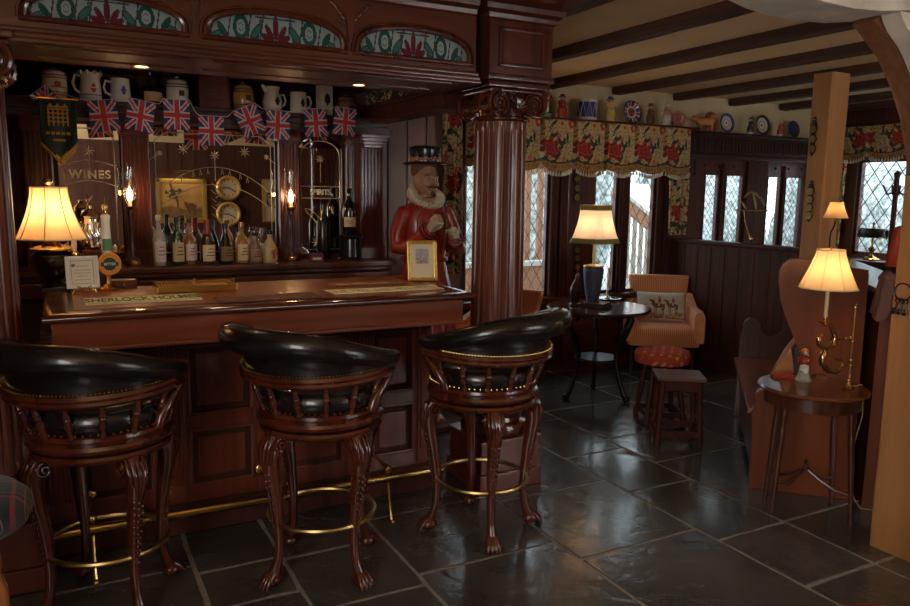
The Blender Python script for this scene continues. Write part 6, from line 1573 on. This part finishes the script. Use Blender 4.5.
b=B(); b.lathe([(.004,c0.z-.02),(.008,c0.z-.01),(.028,c0.z-.002),(.030,c0.z+.002),(.012,c0.z+.006),(.006,c0.z+.012),(.010,c0.z+.018),(.008,c0.z+.026)],(sx,0,0),20); obj('drip_pan',b,BRASS,t,smooth=50)
b=B(); b.lathe([(.0085,c0.z+.026),(.0085,c1.z+.02)],(sx,0,0),16); obj('candle_sleeve',b,IVORY,t)
s0=LW(827,288).z; s1=LW(827,250).z; r1=.132; r0=.062
b=B(); bell_shade(b,r0,r1,s1-s0,8,s0,pw=1.25); b.bm.transform(Matrix.Translation((sx,0,0))); sh=obj('lamp_shade',b,SHADE,t,smooth=30)
b=B(); shade_trim(b,r0,r1,s1-s0,8,s0); b.bm.transform(Matrix.Translation((sx,0,0))); obj('trim',b,IVORY,sh)
b=B()
for i in range(8):
    a=(i+.5)*PI/4; P=[]
    for j in range(9):
        v=j/8; r=(r1+(r0-r1)*(1-(1-v)**1.25))*1.002; P.append((sx+r*cos(a),r*sin(a),s0+(s1-s0)*v))
    b.tube(P,.0014,4)
obj('rib',b,flat('shade_rib2',(.55,.38,.18),.8),sh)
b=B(); b.ball((sx,0,lerp(s0,s1,.42)),.018,12,8); obj('bulb',b,BULB,t)
b=B(); b.lathe([(.004,s1-.02),(.004,s1+.006),(.012,s1+.010),(.0001,s1+.014)],(sx,0,0),12); obj('finial',b,BRASS,t)
lw=MW[t.name]@Vector((sx,0,lerp(s0,s1,.42))); point('side_lamp_light',lw,LAMP3,(1,.60,.28),.02)
b=B(); b.tube([(3.43,2.31,SZ+.004),(3.50,2.30,SZ+.005),(3.565,2.32,SZ+.001),(3.59,2.32,.63),(3.595,2.32,.50),(3.585,2.33,.42),(3.60,2.35,.36),(3.58,2.35,.20),(3.60,2.33,.06),(3.62,2.30,.008),(3.75,2.15,.008)],.003,6)
tag(obj('lamp_cord',b,flat('gold_cord',(.35,.22,.10),.6)),'thin tan lamp cord hanging down the right side of the side table','cord')
# figurine, red booklets, wood block
q=W(803,381,z=SZ); x=q.x;y=q.y
t=thing('rearing_figurine','red and white china hunting figure with a glassy base on the side table','figurine',(x,y,SZ),D(15)); t.scale=(1.5,1.5,1.42)
b=B(); b.lathe([(.026,0),(.028,.006),(.022,.014),(.018,.03),(.016,.04),(.0001,.045)],n=20); obj('base',b,flat('grey_glass',(.32,.32,.28),.2,coat=.5),t,smooth=50)
b=B(); b.tube([(.0,0,.03),(.004,0,.055),(-.004,0,.075)],[.017,.015,.012],10); b.tube([(.018,0,.04),(.022,0,.075),(.014,0,.095)],[.006,.008,.006],8); b.tube([(-.016,0,.05),(-.02,-.005,.06),(-.01,-.01,.066)],[.006,.006,.005],8); b.ball((-.014,-.012,.038),.009,8,6); obj('white_figure',b,WHITE,t,smooth=60)
b=B(); b.lathe([(.015,.062),(.021,.070),(.019,.085),(.010,.094)],(-.003,0,0),14); b.tube([(.010,0,.088),(.024,-.006,.080),(.018,-.016,.070)],.006,6); obj('red_coat',b,REDP,t,smooth=60)
b=B(); b.ball((-.003,-.002,.105),.010,10,8); obj('head',b,PM['toby_flesh'],t,smooth=60)
b=B(); b.lathe([(.010,.110),(.013,.112),(.008,.120),(.0001,.123)],(-.003,0,0),12); obj('cap',b,PM['toby_orange'],t)
q=W(782,377,z=SZ)
for k in range(2):
    b=B(); b.box(-.052,.052,-.032,.032,0,.008,.0015); b.mi=1; b.box(-.0515,.0525,-.031,.031,.002,.0065); o=obj('booklet',b,[flat('booklet_red_%d'%k,(.50,.05,.025) if k else (.30,.04,.03),.5),IVORY]); o.location=(q.x+.002*k,q.y,SZ+.0085*k); o.rotation_euler=(0,0,D(-38)+.12*k)
    tag(o,['lower of two small red booklets at the left of the side table','bright red booklet on top at the left of the side table'][k],'booklet')
q=W(822,379,z=SZ); b=B(); b.box(-.030,.030,-.020,.020,0,.012,.002); b.box(-.024,.024,-.015,.015,.012,.017,.002); o=obj('wooden_block',b,TABLEX); o.location=(q.x+.02,q.y+.03,SZ); o.rotation_euler=(0,0,D(-30)); tag(o,'small flat wooden block between the china figure and the brass upright','block')
# ================================================================== RIGHT BACKGROUND
# coat hanging on the end
t=thing('hanging_coat','dark brown coat hanging at the partition end below the red jacket','coat',(3.69,2.31,1.12))
q0=W(886,276,y=2.31); b=B()
def coat(u,v):
    a=u*2*PI; f=1+.10*sin(a*5+v*3)+.05*sin(a*9); w=lerp(.040,.058,v)*f; return (q0.x-.03+w*cos(a)-.02*v,2.29+w*.6*sin(a),lerp(q0.z,q0.z-.20-.02*sin(a*2),v))
b.grid(48,24,coat); obj('cloth',b,flat('brown_coat',(.11,.042,.025),.85),t,world=True,smooth=60)
b=B(); b.tube([(q0.x-.065,2.29,q0.z-.01),(q0.x-.03,2.29,q0.z+.004),(q0.x+.01,2.29,q0.z-.01)],[.02,.03,.025],10); obj('collar',b,flat('brown_coat2',(.13,.05,.03),.85),t,world=True,smooth=60)
t=thing('red_jacket','bright red jacket sleeve hanging beside the post before the right window','jacket',(W(897,250,y=3.0).x,3.0,1.3))
q1=W(901,228,y=3.0); b=B()
def jk(u,v):
    a=u*2*PI; w=lerp(.050,.075,min(1,v*1.5))*(1+.07*sin(a*4+v*4)); return (q1.x+w*cos(a)-.012*v,3.0+w*.7*sin(a),lerp(q1.z,q1.z-.25,v))
b.grid(40,20,jk); b.ball((q1.x,3.0,q1.z-.004),.045,14,8,(1,.7,.4)); obj('cloth',b,flat('red_wool',(.50,.055,.02),.8),t,world=True,smooth=60)
b=B(); b.ball((q1.x-.055,2.955,q1.z-.12),.009,10,6); obj('button',b,BRASS,t,world=True)
# coat stand that carries both
t=thing('coat_stand','slim dark coat stand behind the broad pine post behind the red jacket','coat stand',(q1.x+.05,3.09,0))
b=B(); b.lathe([(.018,0.03),(.016,1.75),(.022,1.78),(.0001,1.80)],n=14); obj('pole',b,DARK,t)
for k in range(3):
    a=D(30+120*k); b=B(); b.tube([(0,0,.18),(.14*cos(a),.14*sin(a),.08),(.20*cos(a),.20*sin(a),.012)],.013,8); obj('foot',b,DARK,t)
for k in range(4):
    a=D(15+90*k); b=B(); b.tube([(0,0,1.66),(.05*cos(a),.05*sin(a),1.64),(.08*cos(a),.08*sin(a),1.70)],.007,8); obj('peg',b,DARK,t)
# swing arm lamp with parchment shade
q=W(836,212,y=3.42); t=thing('swing_arm_lamp','small parchment shade lamp on a curved arm in front of the pine post','lamp',(q.x-.03,3.42,1.1585))
z0=W(836,218,y=3.42).z-1.1585; z1=W(836,202,y=3.42).z-1.1585
b=B(); b.lathe([(.07,0),(.072,.010),(.02,.022),(.009,.035)],n=28); b.tube([(0,0,.03),(-.01,0,z0-.14),(-.008,0,z0-.10),(.015,0,z0-.07),(.028,0,z0-.04),(.03,0,z0)],.006,8); obj('stand',b,BLACKW,t,smooth=60)
b=B(); bell_shade(b,.045,.084,z1-z0,8,z0,pw=1.4); b.bm.transform(Matrix.Translation((.03,0,0))); obj('lamp_shade',b,SHADEP,t,smooth=30)
b=B(); b.ball((.03,0,lerp(z0,z1,.55)),.012,10,8); obj('bulb',b,BULB,t)
b=B(); b.lathe([(.006,z0-.03),(.013,z0-.015),(.010,z0+.03)],(.03,0,0),12); obj('socket',b,BRASS,t)
point('swing_lamp_light',(q.x,3.42,1.1585+lerp(z0,z1,.5)),LAMP4,(1,.6,.3),.012)
# window ledge with banker's lamp and plant
b=B(); b.box(XR-.28,XR,4.2,5.5,.955,.985,.008); b.box(XR-.04,XR,4.2,5.5,.80,.955); tag(obj('window_ledge',b,TABLEW),'dark wooden ledge under the right hand leaded window','ledge')
q=W(871,258,x=XR-.16); t=thing('desk_lamp','black oval shaded brass lamp on the ledge of the right hand window','lamp',(XR-.16,q.y,.9855))
zz=W(871,233,x=XR-.16).z-.9855
b=B(); b.lathe([(.08,0),(.085,.01),(.05,.03),(.02,.045),(.012,.07),(.03,.10),(.035,.12),(.012,.145),(.010,zz-.03)],n=24); obj('stem',b,BRASS,t,smooth=50)
b=B(); b.lathe([(.150,zz-.045),(.155,zz-.04),(.150,zz+.035),(.13,zz+.05),(.03,zz+.055)],n=32,sx=.6,sy=1.05); sh=obj('lamp_shade',b,flat('black_metal',(.012,.014,.012),.3),t,smooth=40)
b=B(); b.tube([(.6*.155*cos(a),1.05*.155*sin(a),zz-.043) for a in [i*2*PI/32 for i in range(32)]],.005,6,closed=True); obj('rim',b,BRASS,sh)
b=B(); b.lathe([(.02,zz+.05),(.012,zz+.08),(.018,zz+.10),(.0001,zz+.12)],n=14); obj('finial',b,BRASS,t)
point('desk_lamp_light',(XR-.16,q.y,.9855+zz-.07),LAMP5,(1,.65,.35),.02)
q=W(888,256,x=XR-.15); t=thing('potted_plant','small leafy plant in a pot on the ledge of the right hand window','plant',(XR-.15,q.y-.06,.9855))
b=B(); b.lathe([(.05,0),(.07,.10),(.074,.11),(.062,.11),(.05,.02)],n=20); obj('pot',b,WHITE,t)
random.seed(4); b=B()
for k in range(46):
    a=random.random()*2*PI; r=random.uniform(.02,.11); z=random.uniform(.13,.30); c=Vector((r*cos(a),r*sin(a),z)); d=Vector((cos(a),sin(a),random.uniform(-.3,.8))).normalized()*.045; s_=Vector((-sin(a),cos(a),0))*.016
    v=[b._v(c),b._v(c+d*.5+s_),b._v(c+d),b._v(c+d*.5-s_)]; b._f(v)
obj('leaves',b,flat('leaf_green',(.07,.16,.04),.5,var=.3),t,smooth=0,solid=.002)
b=B()
for k in range(9):
    a=k*.7; b.tube([(0,0,.09),(.03*cos(a),.03*sin(a),.17),(.07*cos(a),.07*sin(a),.24)],.003,5)
obj('stems',b,GREEN,t)
# valance and curtain at the right window
valance(4.20,5.42,XR-.06,2.36,2.03,3,'dark floral valance above the right hand leaded window',axis='x')
curtain(5.28,5.52,XR-.04,2.36,1.0,'long dark floral curtain left of the right hand window',axis='x',depth=.08,folds=2)
b=B(); b.box(XR-.12,XR,4.1,5.59,2.36,2.40,.006); tag(obj('pelmet_board',b,DARK),'dark pelmet board over the right hand floral valance','shelf')
# brass toasting scale hanging in front of the leaded lights
q=W(752,225,y=5.40); t=thing('balance_scale','brass balance with a cross bar and hanging spoon before the small leaded lights','scales',(q.x,5.40,W(752,247,x=XP+.05).z*0+1.206))
t.location=(XP+.045,W(752,243,x=XP+.045).y,1.206); MW[t.name]=local(t.location,0); Mi=MW[t.name].inverted()
def BW(px,py): return Mi@W(px,py,x=XP+.045)
b=B(); b.box(-.045,.045,-.09,.09,0,.012,.003); b.tube([(0,0,.012),(0,0,BW(752,212).z)],.006,8); obj('stand',b,DARK,t)
b=B(); b.tube([BW(736,210),BW(768,211)],.007,8); obj('cross_bar',b,BRASS,t)
b=B(); b.tube([BW(744,211),BW(745,222),BW(748,232),BW(750,237)],[.006,.005,.006,.006],8); b.ball(BW(751,239),.024,12,8,(.5,.9,1.2)); obj('spoon',b,BRASS,t,smooth=60)
for k,(p_,q_) in enumerate((((744,198),(752,192)),((752,192),(760,198)),((741,201),(746,209)),((760,196),(765,206)),((753,193),(756,209)))):
    b=B(); a_,c_=BW(*p_),BW(*q_); b.tube([a_,a_.lerp(c_,.5)+Vector((0,0,.01)),c_],[.004,.012,.006],8); obj('brass_leaf',b,DULLB,t,smooth=60)
# ================================================================== OUTSIDE
b=B(); b.box(-2,16,5.9,22,-.25,-.2); tag(obj('garden_ground',b,flat('frosty_ground',(.42,.43,.42),.9,var=.3,scale=3)),'pale frosty ground outside the windows','ground')
bpy.data.objects['garden_ground']['kind']='structure'
t=thing('deck_railing','wooden deck railing with pale top rail and reddish slats outside the left leaded light','railing',(4.6,7.2,0))
RW=flat('rail_wood',(.42,.20,.11),.8,var=.2); RP=flat('rail_cap',(.70,.68,.64),.7)
b=B(); b.box(3.3,5.3,7.15,7.25,.80,.86,.01); obj('top_rail',b,RP,t,world=True)
b=B(); b.box(3.3,5.3,7.17,7.23,.45,.80); b.box(3.3,5.3,7.17,7.23,0,.10); obj('panel_board',b,RW,t,world=True)
for i in range(12):
    x=3.4+i*.17; b=B(); b.box(x-.035,x+.035,7.26,7.31,-.2,2.05+.12*sin(i*1.3),.01); obj('slat',b,RW,t,world=True)
t=thing('stair_railing','sloping stair rail with pale edge and slats seen through the right leaded light','railing',(6.4,7.4,0))
a_,c_=W(628,200,y=7.3),W(652,220,y=7.3)
def dgn(b,p,q,w,h): 
    d=(q-p).normalized(); u=Vector((0,0,1)); b.loft([[p+Vector((0,s*w,0))+u*k for s,k in ((-1,0),(1,0),(1,h),(-1,h))],[q+Vector((0,s*w,0))+u*k for s,k in ((-1,0),(1,0),(1,h),(-1,h))]])
ex=(c_-a_); a2=a_-ex*.6; c2=c_+ex*.5
b=B(); dgn(b,a2,c2,.04,.05); obj('rail_cap',b,RP,t,world=True)
b=B(); dgn(b,a2-Vector((0,0,.16)),c2-Vector((0,0,.16)),.03,.16); obj('rail_board',b,RW,t,world=True)
lo=Vector((0,0,1.05)); b=B(); dgn(b,a2-lo,c2-lo,.05,.07); obj('stair_string',b,RP,t,world=True)
for i in range(8):
    p=a2.lerp(c2,(i+.5)/8); b=B(); b.box(p.x-.025,p.x+.025,7.28,7.32,p.z-1.0,p.z-.15,.005); obj('baluster',b,flat('grey_wood',(.45,.36,.28),.8) if i==0 else bpy.data.materials['grey_wood'],t,world=True)
# twiggy frosted shrubs behind
def shrubs():
    m,nt,p=_mat('frosted_foliage'); setp(p,rough=.9); L=nt.links.new
    tc=nt.nodes.new('ShaderNodeTexCoord'); v=nt.nodes.new('ShaderNodeTexVoronoi'); v.inputs['Scale'].default_value=7; n=nt.nodes.new('ShaderNodeTexNoise'); n.inputs['Scale'].default_value=14; n.inputs['Detail'].default_value=6
    mx=nt.nodes.new('ShaderNodeMixRGB'); mx.blend_type='MULTIPLY'; mx.inputs[0].default_value=.6
    r=nt.nodes.new('ShaderNodeValToRGB'); e=r.color_ramp.elements; e[0].position=.35; e[0].color=(.30,.30,.26,1); e[1].position=.58; e[1].color=(.85,.92,.92,1)
    L(tc.outputs['Object'],v.inputs['Vector']); L(tc.outputs['Object'],n.inputs['Vector']); L(n.outputs['Fac'],r.inputs['Fac']); L(r.outputs['Color'],mx.inputs[1]); L(v.outputs['Distance'],mx.inputs[2]); L(mx.outputs['Color'],p.inputs['Base Color']); return m
SH=shrubs(); random.seed(5)
def hedge(x0,x1,y,h,d,seed,label):
    b=B(); n=int((x1-x0)/.12)
    def f(u,v): 
        a=v*PI; return (lerp(x0,x1,u),y-d*sin(a)*(.8+.25*hsh(int(u*n),int(v*14),seed)), -.2+h*(1-cos(a))/2*(.9+.16*hsh(int(u*n),int(v*14),seed+3)))
    b.grid(n,18,f); o=obj('hedge',b,SH,None,smooth=0); tag(o,label,'hedge'); o['kind']='stuff'; return o
hedge(1.5,9.5,12.5,3.4,1.3,1,'frosted hedge behind the railings outside the windows')
hedge(8.2,10.3,9.5,2.2,1.0,2,'frosted hedge beyond the small leaded lights')
b=B()
def f2(u,v): a=v*PI; return (11.8-1.0*sin(a)*(.8+.25*hsh(int(u*60),int(v*14),7)),lerp(1,9,u),-.2+2.4*(1-cos(a))/2)
b.grid(60,18,f2); o=obj('hedge',b,SH); tag(o,'frosted hedge outside the right hand window','hedge'); o['kind']='stuff'
# ================================================================== LIGHT
w=bpy.data.worlds.new('sky'); S.world=w; w.use_nodes=True; bg=w.node_tree.nodes['Background']; bg.inputs[0].default_value=(.80,.92,1.0,1); bg.inputs[1].default_value=WORLD
def area(name,loc,rot,sx,sy,p,col=(.82,.92,1),portal=False):
    l=bpy.data.lights.new(name,'AREA'); l.shape='RECTANGLE'; l.size=sx; l.size_y=sy; l.energy=p; l.color=col; l.cycles.is_portal=portal
    o=bpy.data.objects.new(name,l); C.objects.link(o); o.location=loc; o.rotation_euler=rot; return o
# daylight: portals in the far windows, area lamp added in the rear window as front fill
area('daylight_rear',(4.87,YR-.02,1.5),(PI/2,0,PI),2.6,1.45,DAYP,(1.0,.90,.80))
area('daylight_left',(XL-.02,-.35,1.6),(0,-PI/2,0),1.25,1.85,FILL_L,(1.0,.86,.72))  # fill lamp added to light the left faces of the posts
for i,(x0,x1,z0,z1) in enumerate(far_ops+lat): area('sky_portal',((x0+x1)/2,YW+.06,(z0+z1)/2),(-PI/2,0,0),x1-x0,z1-z0,1,portal=True)
y0,y1,z0,z1=right_op; area('sky_portal',(XR+.12,(y0+y1)/2,(z0+z1)/2),(0,PI/2,0),z1-z0,y1-y0,1,portal=True)
#
S.view_settings.view_transform='Standard'; S.view_settings.look='None'; S.view_settings.gamma=1; S.view_settings.exposure=EXPO; S.view_settings.use_curve_mapping=False
area('picture_lamp',PL,(D(-12),0,0),.5,.04,.9,(1,.75,.45))  # lamp added to brighten the painting in the mirror
bpy.data.lights['window_lamp_light'].color=(1,.72,.48)
